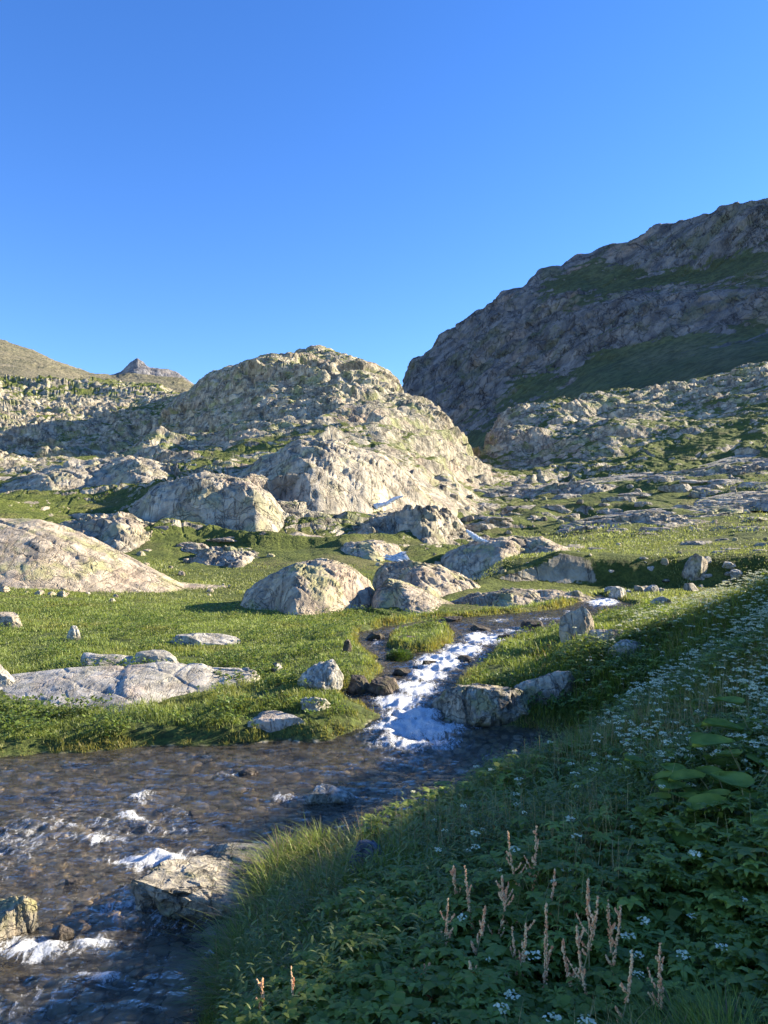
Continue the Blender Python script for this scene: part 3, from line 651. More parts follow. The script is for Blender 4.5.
mound([(372, 575), (385, 563), (410, 561), (440, 566), (470, 580), (492, 597)], 596, 5, 38, M_rock, 'pale tilted slab above the low tan outcrop', cf=.6, pf=1.6, rough=.8, yf=28)
mound([(440, 556), (462, 547), (480, 541), (510, 537), (540, 537), (560, 545), (585, 554)], 556, 9, 39, M_rock, 'flat topped pale outcrop above the dark grassy bank', pf=2., rough=.6, yf=39)
mound([(330, 556), (345, 544), (372, 541), (398, 546), (404, 556)], 556, 6, 46, M_rock, 'broken rock step left of the wide low waterfall', pf=2.2, rough=.8, yf=42)
mound([(-90, 712), (0, 696), (60, 686), (100, 675), (130, 665), (165, 662), (205, 664), (240, 676), (262, 700)], 716, 2.0, 11, M_slab, 'wide pale flat rock slab with cracks on the left stream bank', name='rock_slab', cf=.86, pf=1.3, rough=.10, yf=10.6, joints=.4)
mound([(255, 552), (262, 543), (285, 546), (310, 541), (330, 552)], 552, 5, 47, M_rock, 'dark broken rocks at the foot of the pale cliff', pf=2.4, rough=1., yf=46)
M_low = rock_mat('low_slab_rock', 4, (.47, .42, .33), (.20, .18, .14), (.28, .29, .13), .7, .8)
M_bluff = rock_mat('bluff_rock', 5, (.52, .455, .345), (.25, .22, .17), (.36, .34, .17), .55, .8)
mound([(112, 548), (126, 515), (150, 489), (200, 475), (245, 481), (270, 496), (288, 518), (300, 548)], 550, 24, 61, M_bluff, 'great rounded pale cliff in the middle of the lower hillside', pf=3, rough=.6, yf=47)
mound([(212, 510), (238, 480), (262, 462), (300, 449), (340, 447), (380, 457), (412, 478), (440, 508), (458, 530)], 545, 34, 62, M_bluff, 'broad pale sloping cliff right of the great rounded cliff', pf=2., rough=.6, yf=58)
mound([(-60, 500), (0, 486), (40, 472), (90, 461), (130, 459), (165, 467), (205, 490)], 500, 34, 63, M_bluff, 'smooth pale bench of rock under the shaded cliffs on the left', pf=1.5, rough=.4, yf=70)
mound([(336, 550), (350, 532), (376, 521), (400, 512), (430, 508), (446, 512), (460, 526), (486, 548)], 550, 16, 64, M_bluff, 'broken pale rock rib between the two white chutes', pf=1.8, rough=1.6, yf=49, joints=1.6)
mound([(20, 545), (50, 530), (90, 519), (120, 515), (165, 526), (190, 548)], 548, 14, 65, M_bluff, 'broken rock shelf left of the great rounded cliff', pf=2.2, rough=1., yf=44)
for k_, (ol, vb_, yf_, D_, lab_) in enumerate([([(484, 502), (530, 491), (580, 487), (640, 491), (676, 502)], 503, 92, 26, 'long low slab highest on the right hillside below the rock wall'),
    ([(556, 531), (600, 521), (650, 515), (700, 518), (744, 530)], 531, 54, 13, 'broad low slab in the middle of the right hillside'), ([(636, 494), (700, 477), (780, 465), (870, 480)], 495, 86, 30, 'wide sloping slab high at the right edge of the hillside'),
    ([(694, 524), (730, 508), (768, 500), (850, 515)], 525, 60, 15, 'stepped slab at the right edge above the dark grassy bank'), ([(466, 527), (500, 516), (540, 513), (580, 526)], 527, 60, 14, 'low slab right of the small white water step'),
    ([(176, 562), (212, 549), (250, 550), (280, 562)], 562, 40, 8, 'low slab in the turf below the great rounded cliff')]):
    mound(ol, vb_, D_, 81+k_, M_low, lab_, pf=1.7, rough=1.2, yf=yf_, joints=1.5)
A('boulder', 676, 712, 553, 580, 40, M_bould, 'big tilted grey block on the dark grassy bank', dr=.7, lvl=5, box=True, cuts=5, lean=-.35, rough=.5)
A('boulder', 608, 626, 586, 603, 41, M_white, 'upright pale stone at the upper end of the white chute', lvl=4)
A('boulder', 648, 670, 596, 608, 42, M_white, 'round sunlit white boulder at the foot of the dark grassy bank', lvl=4)
A('boulder', 694, 716, 598, 611, 45, M_bould, 'grey round boulder at the foot of the dark grassy bank', lvl=4)
rr = np.random.default_rng(5)
for i in range(34):                  # stones lying on the dark bank and shelf
    u = rr.uniform(560, 766); v = rr.uniform(562, 604); s = rr.uniform(2.5, 8)
    if v > 640-.16*(u-384): v -= 10
    A('bank_stone', u-s, u+s, v-s*1.1, v, 200+i, M_white if i % 3 else M_bould, 'small pale stone scattered on the dark grassy bank', cat='stone', group='stones scattered on the dark bank', lvl=3, foot=False)
for i in range(70):                  # stones on the left turf and between the far slabs
    u = rr.uniform(0, 560); v = rr.uniform(535, 600); s = rr.uniform(2, 6)
    if i < 16: u = rr.uniform(0, 120); v = rr.uniform(575, 606)
    p = ghit(u, v, 15, 75)
    if p[1] > 70: continue
    W = 2*s/F*p[1]
    rock('meadow_stone', p[0], p[1]+W*.3, p[2], W, W*.8, W*.6, 300+i, M_rock, 'small weathered stone lying on turf below the cliffs', cat='stone', group='stones on the turf below the cliffs', lvl=3, foot=False)
TM = []
for i in range(110):                 # scree on the far hillside, right
    u = rr.uniform(430, 768); v = rr.uniform(478, 560); p = thit(u, v)
    if p is None: continue
    W = rr.uniform(3, 9)/F*p[1]
    rock('scree_boulder', float(p[0]), float(p[1]), float(p[2])-W*.1, W, W*.8, W*.6, 500+i, M_hill if i % 2 else M_rock, 'pale boulder of the scree on the far right hillside', cat='boulder', group='scree boulders on the right hillside', lvl=3, foot=False)

for i in range(95):
    left = i % 5 == 0
    u = rr.uniform(20, 250) if left else rr.uniform(478, 790); v = rr.uniform(488, 556) if left else rr.uniform(478, 552); p = thit(u, v)
    if p is None or p[1] > 120: continue
    W = rr.uniform(12, 46)/F*p[1]
    rock('rock_ledge', float(p[0]), float(p[1])+W*.15, float(p[2])-W*.03, W, W*rr.uniform(.3, .7), W*rr.uniform(.10, .22), 800+i, M_ledge, 'pale rock ledge breaking the turf of the left hillside' if left else 'pale rock ledge breaking the turf of the right hillside', cat='rock outcrop', group='rock ledges of the left hillside' if left else 'rock ledges of the right hillside', lvl=4, rz=rr.uniform(-.1, .35), cuts=14, sink=1., foot=False, rough=1.6)
# ---------------------------------------------------------------- waterfalls on the hillside
MVa = np.concatenate(MV); AV = np.concatenate([TV.reshape(-1, 3), MVa]); APU, APV = proj(AV[:, 0], AV[:, 1], AV[:, 2])
def thit(u, v, rad=3):
    m = (np.abs(APU-u) < rad) & (np.abs(APV-v) < rad)
    if not m.any(): return None
    return AV[np.argmin(np.where(m, AV[:, 1], 1e9))]
nf = NT('falling_water'); M_fall = nf.fin(nf.mix(nf.ramp(nf.noise(6, 6, .7), .35, .6), (.42, .47, .52), (.86, .88, .9)), .6, nf.bump(nf.noise(5, 6, .7), .8, .2))
def fall(pts, label):
    P = []
    for (u, v, w_) in pts:
        q = thit(u, v, 3)
        if q is not None: P.append(q[1])
    if not P: return
    Yp = float(np.median(P)); P = [(np.array(px(u, v, Yp-.25-.12*i)), w_/F*Yp) for i, (u, v, w_) in enumerate(pts)]
    if len(P) < 2: return
    V = []; Fc = []; n = 0; S = 10; K = 6
    for i in range(len(P)-1):
        (a, wa), (b, wb) = P[i], P[i+1]
        for j in range(S+(i == len(P)-2)):
            t = j/S; c = a*(1-t)+b*t; ww = (wa*(1-t)+wb*t)*(1+.12*math.sin(n*2.1))
            for q in range(K):
                s = q/(K-1)-.5
                dxz = b-a; ln = math.hypot(dxz[0], dxz[2])+1e-6; V.append((c[0]+s*ww*(-dxz[2]/ln)+.10*ww*math.sin(n*1.3), c[1]-min(ww, .3)*.4*(1-4*s*s), c[2]+s*ww*(dxz[0]/ln)+.05*math.sin(n*2.7+q*2)*min(ww, .6)+(.05*ww*math.sin(q*2.3) if n == 0 else 0))); 
            n += 1
    for i in range(n-1):
        for q in range(K-1): Fc.append((i*K+q, i*K+q+1, (i+1)*K+q+1, (i+1)*K+q))
    o = mesh('waterfall', V, Fc, M_fall, smooth=True); tag(o, label, 'waterfall', 'white chutes of the stream on the hillside')
fall([(403, 496, 1.5), (394, 499, 4), (386, 504, 4), (376, 506, 6), (368, 511, 5), (361, 515, 3)], 'slanting white chute over pale rock above the middle of the hillside')
fall([(466, 530, 2), (471, 534, 5), (476, 538, 6), (483, 541, 4), (489, 542, 2)], 'small white step of the stream at the right foot of the knoll')
fall([(396, 554, 20), (397, 557, 22), (396, 562, 23)], 'wide low white fall spilling over a ledge above the pale tilted slab')

# ---------------------------------------------------------------- plants
def foot_mask(x, y, pad=1.):
    m = np.zeros(x.shape, bool)
    for (a, b, w_, d_, rz) in FOOT: m |= ((x-a)/(w_*pad))**2+((y-b)/(d_*pad))**2 < 1
    return m
def blades(name, P, h, wd, yaw, lean, col, label=None, parent=None, mat=None):
    n = len(P); dx, dy = np.cos(yaw), np.sin(yaw); sx, sy = -dy, dx
    ts = [0, .45, .8, 1]; V = np.zeros((n, 7, 3), np.float32); k = 0
    for t, ww in zip(ts, (1, .85, .5, 0)):
        b = lean*h*t*t; zz = h*t*(1-.35*np.abs(lean)*t)
        cx = P[:, 0]+dx*b; cy = P[:, 1]+dy*b; cz = P[:, 2]+zz
        if ww:
            V[:, k] = np.stack([cx-sx*wd*ww/2, cy-sy*wd*ww/2, cz], -1); V[:, k+1] = np.stack([cx+sx*wd*ww/2, cy+sy*wd*ww/2, cz], -1); k += 2
        else: V[:, k] = np.stack([cx, cy, cz], -1)
    f = np.array([[0, 1, 3], [0, 3, 2], [2, 3, 5], [2, 5, 4], [4, 5, 6]]); Fc = (np.arange(n)[:, None, None]*7+f).reshape(-1, 3)
    cc = np.repeat(col[:, None, :], 7, 1)
    o = mesh(name, V.reshape(-1, 3), Fc, mat or M_leaf, parent, attrs={'tint': cc.reshape(-1, 3)}); return o
def leaves_geo(P, yaw, pitch, L, Wd, fold=.25):
    n = len(P); cy, sy_ = np.cos(yaw), np.sin(yaw); cp, sp = np.cos(pitch), np.sin(pitch)
    D = np.stack([cy*cp, sy_*cp, sp], -1); S = np.stack([-sy_, cy, 0*cy], -1); N = np.cross(D, S)*-1
    N = np.where(N[:, 2:3] < 0, -N, N)
    V = np.zeros((n, 6, 3), np.float32)
    V[:, 0] = P; V[:, 5] = P+D*L[:, None]-N*(L*.15)[:, None]
    for i, (t, s, ww) in enumerate([(.35, -1, 1), (.35, 1, 1), (.72, -1, .72), (.72, 1, .72)]):
        V[:, 1+i] = P+D*(L*t)[:, None]+S*(s*Wd*ww/2)[:, None]+N*(Wd*ww*fold)[:, None]
    f = np.array([[0, 2, 1], [1, 2, 4], [1, 4, 3], [3, 4, 5]]); Fc = (np.arange(n)[:, None, None]*6+f).reshape(-1, 3)
    return V.reshape(-1, 3), Fc
def scatter(n, u0, u1, y0, y1, seed, pw=1.):
    r = np.random.default_rng(seed); u = r.uniform(u0, u1, n); y = np.exp(r.uniform(math.log(y0), math.log(y1), n)); x = (u-384)/F*y
    z, rk, sd = height(x, y); return x, y, z, rk, sd, r
def colmix(r, n, a, b, j=.25):
    t = r.uniform(0, 1, n)[:, None]; return (np.array(a)*(1-t)+np.array(b)*t)*(1+r.uniform(-j, j, n))[:, None]
stuff = lambda o: o.__setitem__('kind', 'stuff')
# meadow turf on the left bank, the island and the tongue right of the rapids
x, y, z, rk, sd, r = scatter(520000, -300, 720, 8.6, 27, 1)
xe = np.interp(y, XE_Y, XE_X)
m = (sd > .015) & (rk < .3) & ~foot_mask(x, y, .86) & ((x < xe) | (y > 10.8)) & (fbm(x*2.2, y*2.2, x*0, 3, 44) > -.22-.3*r.uniform(0, 1, len(x)))
x, y, z, sd, rk = x[m], y[m], z[m], sd[m], rk[m]; n = len(x)
pt = fbm(x*.8, y*.8, x*0, 3, 41); pt2 = fbm(x*3, y*3, x*0, 3, 43)
h = .8*(.05+.05*sst(-.2, .5, pt)+.05*sst(0, .5, pt2))*r.uniform(.6, 1.5, n)*sst(-.05, .25, sd+.1)*(1+.5*sst(.5, 0, sd))*(1+.4*(y > 12)*(x > 1))
col = colmix(r, n, (.27, .31, .09), (.15, .205, .055))
col = col*(1+.35*pt2[:, None])
dry = (sst(.30, .05, sd)*.75+sst(.25, .5, pt)*.35)[:, None]*r.uniform(.3, 1, n)[:, None]; col = col*(1-dry)+np.array([.30, .22, .07])*dry
stuff(blades('meadow_grass', np.stack([x, y, z-.01], -1), h, np.maximum(.005, .00075*y)*r.uniform(.8, 1.6, n), r.uniform(0, 6.28, n), r.uniform(.1, .9, n), np.clip(col, .01, .6)))
# turf farther off
x, y, z, rk, sd, r = scatter(330000, -200, 960, 26, 110, 2)
m = (rk < .38+.2*r.uniform(-1, 1, len(x))) & ~foot_mask(x, y, .93) & (sd > .05); x, y, z = x[m], y[m], z[m]; n = len(x)
pt2 = fbm(x*.9, y*.9, x*0, 3, 47)
h = .42*(.10+.16*sst(0, .5, pt2))*r.uniform(.6, 1.4, n)*(1+.01*y)
col = colmix(r, n, (.27, .29, .11), (.14, .17, .06))*(1+.4*pt2[:, None])
stuff(blades('hillside_grass', np.stack([x, y, z-.02], -1), h, .0009*y*r.uniform(.8, 1.6, n), r.uniform(0, 6.28, n), r.uniform(.1, .9, n), np.clip(col, .01, .6)))
# near bank: long grass
x, y, z, rk, sd, r = scatter(400000, 170, 1200, 2.0, 13.5, 3)
xe = np.interp(y, XE_Y, XE_X)
m = (sd > .01) & (x > xe-.7) & ~foot_mask(x, y, .8); x, y, z, sd = x[m], y[m], z[m], sd[m]; n = len(x)
pt = fbm(x*1.3, y*1.3, x*0, 3, 51); pt2 = fbm(x*4, y*4, x*0, 3, 53)
h = (.10+.10*sst(-.3, .4, pt)+.08*sst(-.1, .5, pt2))*r.uniform(.5, 1.5, n)*(.6+.4*sst(0, .3, sd))
col = colmix(r, n, (.22, .27, .045), (.11, .15, .025))*(1+.3*pt[:, None])
dry = ((r.uniform(0, 1, n) < .06+.22*sst(.25, 0, sd))*1.)[:, None]; col = col*(1-dry)+np.array([.26, .19, .10])*dry
stuff(blades('bank_grass', np.stack([x, y, z-.01], -1), h, np.maximum(.0055, .001*y)*r.uniform(.6, 1.5, n), r.uniform(0, 6.28, n), r.uniform(.15, 1.1, n), np.clip(col, .01, .6)))
# arching tussocks on the edge of the near bank
r = np.random.default_rng(9); PP = []; HH = []; YW = []; LN = []; CC = []
spots = []
for i in range(620):
    u = r.uniform(215, 470); v = r.uniform(835, 1020); spots.append((u, v))
for (u, v) in spots:
    t = (v-835)/190; e0 = np.interp(v, [835, 862, 890, 930, 1024], [420, 275, 262, 240, 205])
    if u < e0 or u > e0+135+60*r.uniform(-1, 1): continue
    gx, gy, g = ghit(u, v, 2.2, 9)
    if foot_mask(np.array([gx]), np.array([gy]), .9)[0]: continue
    k = 60; big = r.uniform(.16, .34); sd_ = float(water_sd(np.array([gx]), np.array([gy]))[0])
    if sd_ < .01: continue
    PP.append(np.stack([gx+r.normal(0, .03, k), gy+r.normal(0, .03, k), np.full(k, g-.02)], -1)); HH.append(big*r.uniform(.6, 1.2, k))
    YW.append(r.uniform(0, 6.28, k)); LN.append(r.uniform(.3, 1.5, k))
    c = colmix(r, k, (.26, .30, .06), (.12, .17, .03)); dd = (r.uniform(0, 1, k) < .16)[:, None]; CC.append(np.where(dd, np.array([.34, .25, .15]), c))
PP = np.concatenate(PP)
stuff(blades('tussock_grass', PP, np.concatenate(HH), np.full(len(PP), .006), np.concatenate(YW), np.concatenate(LN), np.concatenate(CC)))
# leafy herbs of the near bank
x, y, z, rk, sd, r = scatter(44000, 230, 1200, 2.1, 12.5, 6)
xe = np.interp(y, XE_Y, XE_X)
pt = fbm(x*1.1, y*1.1, x*0, 3, 61)
pu_, pv_ = proj(x, y, z)
m = (sd > .12) & (x > xe) & ~foot_mask(x, y, .9) & (r.uniform(0, 1, len(x)) < .35+.65*sst(-.1, .25, pt)+.5*(pv_ > 900)); x, y, z, pt = x[m], y[m], z[m], pt[m]; n = len(x)
hh = r.uniform(.05, .30, n)*(.7+.5*sst(-.2, .4, pt)); K = 6
P = np.repeat(np.stack([x, y, z+hh], -1), K, 0); yaw = np.repeat(r.uniform(0, 6.28, n), K)+np.tile(np.arange(K)*6.28/K, n)+r.uniform(-.3, .3, n*K)
L = np.repeat(np.minimum(np.exp(r.normal(-3.35, .38, n)), .06)*(1+.07*y), K)*r.uniform(.7, 1.2, n*K)
V, Fc = leaves_geo(P, yaw, np.repeat(r.uniform(-.3, .4, n), K)+r.uniform(-.2, .2, n*K), L, L*np.repeat(r.uniform(.25, .6, n), K))
c = colmix(r, n, (.12, .17, .025), (.28, .33, .055))
o = mesh('herb_leaves', V, Fc, M_leaf, attrs={'tint': np.repeat(np.repeat(c, K, 0), 6, 0)}); stuff(o)
x, y, z, rk, sd, r = scatter(16000, 300, 1200, 2.3, 11, 66)
xe = np.interp(y, XE_Y, XE_X); pt = fbm(x*1.4, y*1.4, x*0, 3, 67); m = (sd > .3) & (x > xe) & (pt > .08); x, y, z = x[m], y[m], z[m]; n = len(x)
stuff(blades('dry_stems', np.stack([x, y, z], -1), r.uniform(.22, .48, n), np.full(n, .0045), r.uniform(0, 6.28, n), r.uniform(0, .5, n), colmix(r, n, (.30, .20, .10), (.42, .36, .18))))
x, y, z, rk, sd, r = scatter(12000, 230, 1200, 2.2, 12, 68)
xe = np.interp(y, XE_Y, XE_X); pt = fbm(x*.8, y*.8, x*0, 3, 69); m = (sd > .2) & (x > xe) & (pt > .05) & ~foot_mask(x, y, 1.); x, y, z = x[m], y[m], z[m]; n = len(x); K = 9
yw = np.repeat(r.uniform(0, 6.28, n), K)+r.uniform(-.5, .5, n*K)+np.tile(np.arange(K)*.7, n); t_ = np.tile(np.linspace(.15, 1, K), n); H_ = np.repeat(r.uniform(.2, .42, n), K)
L = .11*(1-.6*t_)*r.uniform(.7, 1.2, n*K); V, Fc = leaves_geo(np.stack([np.repeat(x, K), np.repeat(y, K), np.repeat(z, K)+H_*t_], -1), yw, r.uniform(.1, .8, n*K), L, L*.24)
stuff(mesh('narrow_leaved_herbs', V, Fc, M_leaf, attrs={'tint': np.repeat(np.repeat(colmix(r, n, (.16, .20, .05), (.22, .26, .09)), K, 0), 6, 0)}))
# herb tufts in the meadow
x, y, z, rk, sd, r = scatter(30000, -20, 700, 9.2, 24, 16)
pt = fbm(x*1.5, y*1.5, x*0, 3, 63); xe = np.interp(y, XE_Y, XE_X)
m = (sd > .15) & (rk < .2) & ~foot_mask(x, y, .97) & (pt > .12) & ((x < xe) | (y > 10.8)); x, y, z, pt = x[m], y[m], z[m], pt[m]; n = len(x)
P = np.repeat(np.stack([x, y, z+r.uniform(.04, .20, n)], -1), 4, 0); L = r.uniform(.03, .06, n*4)*1.3
V, Fc = leaves_geo(P, r.uniform(0, 6.28, n*4), r.uniform(-.2, .8, n*4), L, L*.5)
o = mesh('meadow_herbs', V, Fc, M_leaf, attrs={'tint': np.repeat(np.repeat(colmix(r, n, (.10, .16, .03), (.17, .22, .045)), 4, 0), 6, 0)}); stuff(o)
# white umbels
def umbels(name, x, y, z, hh, rad, r, K=9):
    n = len(x)
    top = np.stack([x, y, z+hh], -1)
    stuff(blades(name.replace('flowers', 'flower_stems'), np.stack([x, y, z], -1), hh, np.full(n, .004), r.uniform(0, 6.28, n), np.zeros(n), colmix(r, n, (.08, .13, .04), (.12, .17, .05))))
    a = r.uniform(0, 6.28, (n, K)); q = np.sqrt(r.uniform(0, 1, (n, K)))*rad[:, None]
    c = top[:, None, :]+np.stack([q*np.cos(a), q*np.sin(a), .35*(rad[:, None]-q)+r.uniform(-.004, .004, (n, K))], -1); c = c.reshape(-1, 3)
    s = np.repeat(rad, K)*r.uniform(.12, .26, n*K); N = len(c); V = np.zeros((N, 6, 3), np.float32); tl = r.uniform(-.5, .5, (N, 2)); tl[:, 1] -= .2
    for i in range(6):
        dx, dy = math.cos(i*1.047)*s, math.sin(i*1.047)*s; V[:, i] = np.stack([c[:, 0]+dx, c[:, 1]+dy, c[:, 2]-dx*tl[:, 0]-dy*tl[:, 1]], -1)
    f = np.array([[0, 1, 2, 3], [0, 3, 4, 5]]); Fc = (np.arange(N)[:, None, None]*6+f).reshape(-1, 4)
    col = colmix(r, N, (.55, .56, .32), (.84, .80, .58), .1)
    stuff(mesh(name, V.reshape(-1, 3), Fc, M_petal, attrs={'tint': np.repeat(col, 6, 0)}))
x, y, z, rk, sd, r = scatter(52000, 400, 1180, 2.4, 13, 8)
pu_, pv_ = proj(x, y, z+.3); pt = fbm(x*1.2, y*1.2, x*0, 3, 71)
dens = sst(575, 660, pu_)*sst(780, 700, pv_)*(.08+.95*sst(.0, .28, pt))+.5*sst(720, 768, pu_)*sst(780, 700, pv_)+.012*(pv_ > 740)+.05*(pv_ < 700)
xe = np.interp(y, XE_Y, XE_X)
m = (sd > .2) & (x > xe) & (r.uniform(0, 1, len(x)) < dens*.5); x, y, z = x[m], y[m], z[m]; n = len(x)
umbels('white_flowers', x, y, z, r.uniform(.20, .40, n), r.uniform(.010, .026, n)*(1+.05*y), r, 20)
x, y, z, rk, sd, r = scatter(9000, -10, 700, 10, 25, 18)
pt = fbm(x*.9, y*.9, x*0, 3, 73); xe = np.interp(y, XE_Y, XE_X)
m = (sd > .3) & (rk < .2) & ~foot_mask(x, y, 1) & (r.uniform(0, 1, len(x)) < sst(-.15, .3, pt)*.75) & ((x < xe) | (y > 11)); x, y, z = x[m], y[m], z[m]; n = len(x)
umbels('meadow_flowers', x, y, z, r.uniform(.10, .2, n), r.uniform(.010, .020, n), r, 5)

# low round bush on the stone at the head of the rapids
gx, gy, g = ghit(400, 668)
o = empty('low_bush', (gx, gy+.15, g-.05)); tag(o, 'small round dark green bush at the left edge of the rapids', 'bush')
r = np.random.default_rng(77); n = 3600; d = r.normal(size=(n, 3)); d /= np.linalg.norm(d, axis=1)[:, None]; d[:, 2] = np.abs(d[:, 2]); q = r.uniform(.35, 1, n)**.5*(1+.25*vn(d[:, 0]*3, d[:, 1]*3, d[:, 2]*3, 5))
P = d*q[:, None]*np.array([.30, .26, .34]); L = r.uniform(.025, .05, n)
V, Fc = leaves_geo(P, np.arctan2(d[:, 1], d[:, 0])+r.uniform(-1, 1, n), r.uniform(0, 1.2, n), L, L*.45)
mesh('foliage', V, Fc, M_leaf, o, attrs={'tint': np.repeat(colmix(r, n, (.05, .10, .02), (.10, .16, .03)), 6, 0)})
nb = NT('bark'); M_stem = nb.fin((.14, .10, .06), .8)
def tube(pts, rad, k=5):
    pts = np.array(pts, float); V = []; Fc = []
    for i, p in enumerate(pts):
        d = pts[min(i+1, len(pts)-1)]-pts[max(i-1, 0)]; d /= np.linalg.norm(d)+1e-9
        a = np.cross(d, [.3, 1, .1]); a /= np.linalg.norm(a); b = np.cross(d, a); rr_ = rad*(1-.6*i/(len(pts)-1))
        for j in range(k): V.append(p+rr_*(a*math.cos(j*2*math.pi/k)+b*math.sin(j*2*math.pi/k)))
    for i in range(len(pts)-1):
        for j in range(k): Fc.append((i*k+j, i*k+(j+1) % k, (i+1)*k+(j+1) % k, (i+1)*k+j))
    return np.array(V), np.array(Fc)
V, Fc = [], []; off = 0
for i in range(9):
    a = i*.7; v_, f_ = tube([(0, 0, -.05), (.05*math.cos(a), .05*math.sin(a), .1), (.17*math.cos(a), .15*math.sin(a), .24)], .008); V.append(v_); Fc.append(f_+off); off += len(v_)
mesh('stems', np.concatenate(V), np.concatenate(Fc), M_stem, o, attrs={'wet': np.zeros(off)})

# sorrel stalks with rusty seed heads
ns = NT('seed'); M_seed = ns.fin(ns.mix(ns.ramp(ns.noise(60, 3), .4, .6), (.80, .33, .15), (.90, .58, .30)), .8)
nst = NT('stalk'); M_stalk = nst.fin((.30, .26, .12), .7)
OCT = np.array([[1, 0, 0], [0, 1, 0], [-1, 0, 0], [0, -1, 0], [0, 0, 1.6], [0, 0, -1.]]); OF = np.array([[0, 1, 4], [1, 2, 4], [2, 3, 4], [3, 0, 4], [1, 0, 5], [2, 1, 5], [3, 2, 5], [0, 3, 5]])
def seeds(path, n, rad, s, r):
    path = np.array(path); t = r.uniform(0, 1, n)*(len(path)-1); i = np.minimum(t.astype(int), len(path)-2); f = (t-i)[:, None]
    c = path[i]*(1-f)+path[i+1]*f; a = r.uniform(0, 6.28, n); rr_ = rad*(1-.6*t/(len(path)-1))*r.uniform(.2, 1, n)
    c = c+np.stack([np.cos(a)*rr_, np.sin(a)*rr_, r.uniform(-.3, .6, n)*rad], -1)
    V = (c[:, None, :]+OCT[None]*(s*r.uniform(.6, 1.3, n))[:, None, None]).reshape(-1, 3); return V, (np.arange(n)[:, None, None]*6+OF).reshape(-1, 3)
STK = [(508,832,.55,'tallest rusty sorrel stalk at the back of the near bank'), (536,826,.5,'thin sorrel stalk right of the tallest one'), (465,867,.5,'sorrel stalk with upright tan spike, left cluster'), (453,866,.45,'short sorrel beside the upright tan spike'),
 (502,876,.42,'sorrel stalk below the tallest one'), (507,888,.4,'slim rusty sorrel in the middle of the bank'), (485,908,.45,'branched sorrel with bright spread head in the middle'), (448,899,.5,'bent sorrel leaning left in the left cluster'),
 (546,901,.5,'sorrel with nodding head right of centre'), (526,924,.4,'low spreading sorrel near the centre front'), (512,926,.36,'small sorrel beside the low spreading one'), (588,880,.55,'tall sorrel at the left of the dense right cluster'),
 (598,897,.5,'thickest bright sorrel of the right cluster'), (608,902,.45,'sorrel directly behind the thickest one'), (621,904,.45,'rightmost sorrel of the dense right cluster'), (577,926,.45,'sorrel below the dense right cluster'),
 (563,941,.35,'dark small sorrel between the front stalks'), (470,962,.36,'lowest rusty sorrel at the front left'), (424,965,.35,'short rusty sorrel standing alone at the front'), (632,952,.4,'pale sorrel nearest the lower right corner'),
 (262,978,.42,'left of the two sorrels by the bottom edge'), (291,968,.45,'right of the two sorrels by the bottom edge, with long side twigs'), (660,944,.4,'faint sorrel far right in the dark herbs'), (555,870,.4,'slender sorrel behind the nodding one')]
for i, (u, v, Ht, lab) in enumerate(STK):
    r = np.random.default_rng(900+i); Y = np.linspace(2.3, 7, 200); X, _, Zt = px(u, v, Y); G = height(X, Y)[0]; j = int(np.argmin(np.abs(Zt-G-Ht)))
    x_, y_, g = float(X[j]), float(Y[j]), float(G[j]); H = float(Zt[j]-g)
    o = empty('sorrel_stalk', (x_, y_, g)); tag(o, lab, 'wild plant', 'rusty sorrel stalks on the near bank')
    bx, by = r.uniform(-.14, .14), r.uniform(-.08, .08)
    path = [(-bx*(1-t)**1.5, -by*(1-t), -.02+(H+.02)*t) for t in np.linspace(0, 1, 9)]
    V, Fc = tube(path, .0035); mesh('stem', V, Fc, M_stalk, o, attrs={'wet': np.zeros(len(V))})
    V, Fc = seeds(path[int(r.integers(3, 7)):], int(r.integers(70, 190)), r.uniform(.005, .012), .0040, r); mesh('seed_head', V, Fc, M_seed, o)
    for b in range(int(r.integers(4, 10))):
        t = r.uniform(.4, .95); p0 = np.array([-bx*(1-t)**1.5, -by*(1-t), H*t]); a = r.uniform(0, 6.28); L = r.uniform(.02, .085)*(1.25-t*.7)
        tw = [p0+np.array([math.cos(a)*L*q*.8, math.sin(a)*L*q*.8, L*q*(.35+.6*q)]) for q in np.linspace(0, 1, 5)]
        V1, F1 = tube(tw, .0018, 4); V2, F2 = seeds(tw[1:], 22, .006, .0036, r)
        tri = np.concatenate([F1[:, [0, 1, 2]], F1[:, [0, 2, 3]]]); mesh('side_twig', np.concatenate([V1, V2]), np.concatenate([tri, F2+len(V1)]), M_seed, o)
# broad leaved plants
def broadleaf(L, r):
    nu_, nv_ = 9, 9; V = []
    for i in range(nu_):
        t = i/(nu_-1)
        for j in range(nv_):
            s = j/(nv_-1)*2-1
            wdt = .55*math.sqrt(max(0, 1-(2*(t-.5))**2)**.8)+.02
            back = .18*abs(s)*(1-t)**3
            V.append(((t-back)*L, s*wdt*L, L*(.16*abs(s)**1.3-.30*t*t+.02*math.sin(s*9)*t)))
    return np.array(V), grid_faces(nu_, nv_)
nl = NT('broad_leaf'); cbl = nl.mix(nl.ramp(nl.noise(8, 4), .35, .65), (.15, .20, .03), (.27, .32, .055)); nl.fin(cbl, .7, nl.bump(nl.noise(30, 4), .4, .01), .15)
tr = nl.n('ShaderNodeBsdfTranslucent'); tr.inputs[0].default_value = (.12, .22, .04, 1); ms = nl.n('ShaderNodeMixShader'); ms.inputs[0].default_value = .25
nl.t.links.new(nl.b.outputs[0], ms.inputs[1]); nl.t.links.new(tr.outputs[0], ms.inputs[2]); nl.t.links.new(ms.outputs[0], nl.out.inputs[0]); M_broad = nl.m
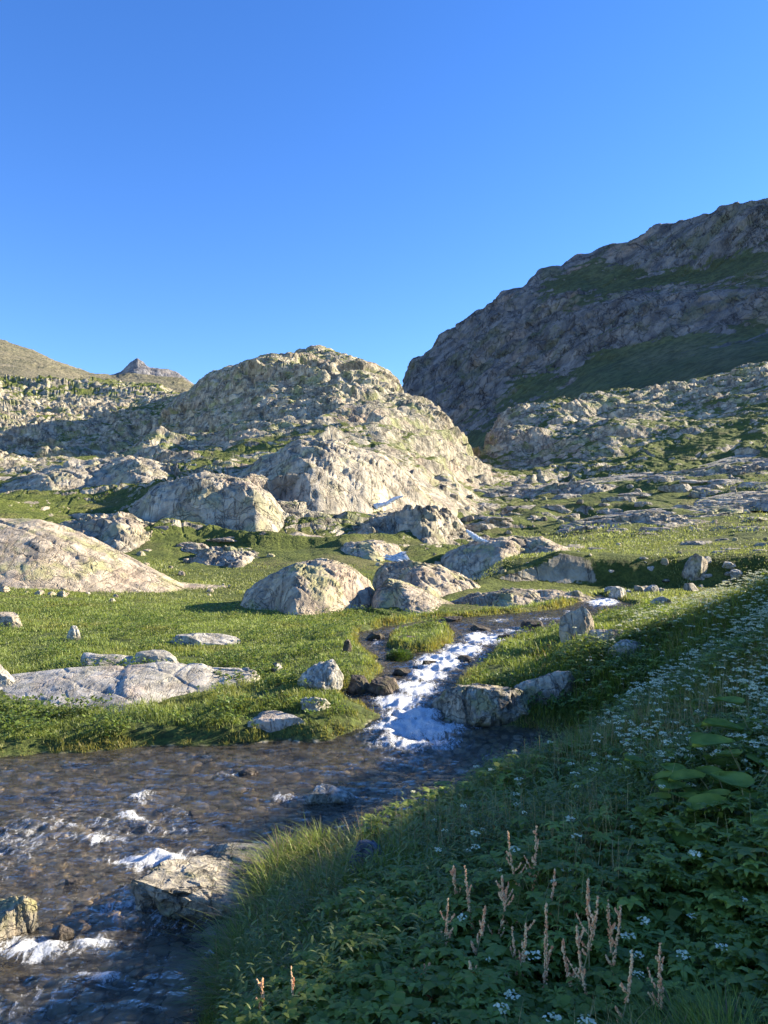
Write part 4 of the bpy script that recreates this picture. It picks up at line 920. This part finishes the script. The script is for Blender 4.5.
BL = [(755,800,1.1,'largest broad leaved plant at the right edge of the picture'), (722,775,.9,'broad leaved plant left of the largest one'), (752,850,1.,'broad leaved plant low at the right edge'), (700,815,.8,'broad leaved plant among white flowers'),
 (668,790,.8,'pale broad leaved plant in the middle of the right bank'), (640,815,.6,'small broad leaved plant beside the dark hollow'), (605,825,.6,'broad leaved plant nearest the grassy slope on the left'), (690,755,.7,'highest broad leaved plant under the flowers'),
 (740,745,.7,'broad leaved plant behind the largest one'), (760,885,.8,'broad leaved plant just above the lower right corner'), (575,830,.45,'smallest broad leaved plant beside the long grass'), (655,745,.5,'broad leaved plant close under the flower slope')]
BL = [(u, v, sc*1.2, lab) for u, v, sc, lab in BL]+[(735, 822, 1.2, 'broad leaved plant between the largest one and the low one at the right edge'), (712, 860, 1., 'broad leaved plant in shade above the lower right corner herbs'), (765, 765, 1.3, 'broad leaved plant cut by the right edge just below the flowers'), (675, 830, .9, 'broad leaved plant left of the one among white flowers')]
for i, (u, v, sc, lab) in enumerate(BL):
    r = np.random.default_rng(700+i); gx, gy, g = ghit(u, v+14, 2.2, 12)
    o = empty('broad_leaf_plant', (gx, gy, g)); tag(o, lab, 'wild plant', 'broad leaved plants of the near bank')
    for k in range(7):
        a = k*2.4+r.uniform(-.4, .4); L = sc*r.uniform(.10, .17); hh = sc*r.uniform(.12, .34); q = sc*r.uniform(.04, .16)
        tip = np.array([math.cos(a)*q, math.sin(a)*q, hh]); V, Fc = tube([(0, 0, -.03), tuple(tip*[.5, .5, .6]), tuple(tip)], .004)
        mesh('leaf_stalk', V, Fc, M_stalk, o, attrs={'wet': np.zeros(len(V))})
        V, Fc = broadleaf(L, r); p = r.uniform(-.1, .45); c, s = math.cos(p), math.sin(p); V = np.stack([V[:, 0]*c-V[:, 2]*s, V[:, 1], V[:, 0]*s+V[:, 2]*c], -1)
        c, s = math.cos(a), math.sin(a); V = np.stack([V[:, 0]*c-V[:, 1]*s, V[:, 0]*s+V[:, 1]*c, V[:, 2]], -1)+tip
        mesh('leaf', V, Fc, M_broad, o, smooth=True)
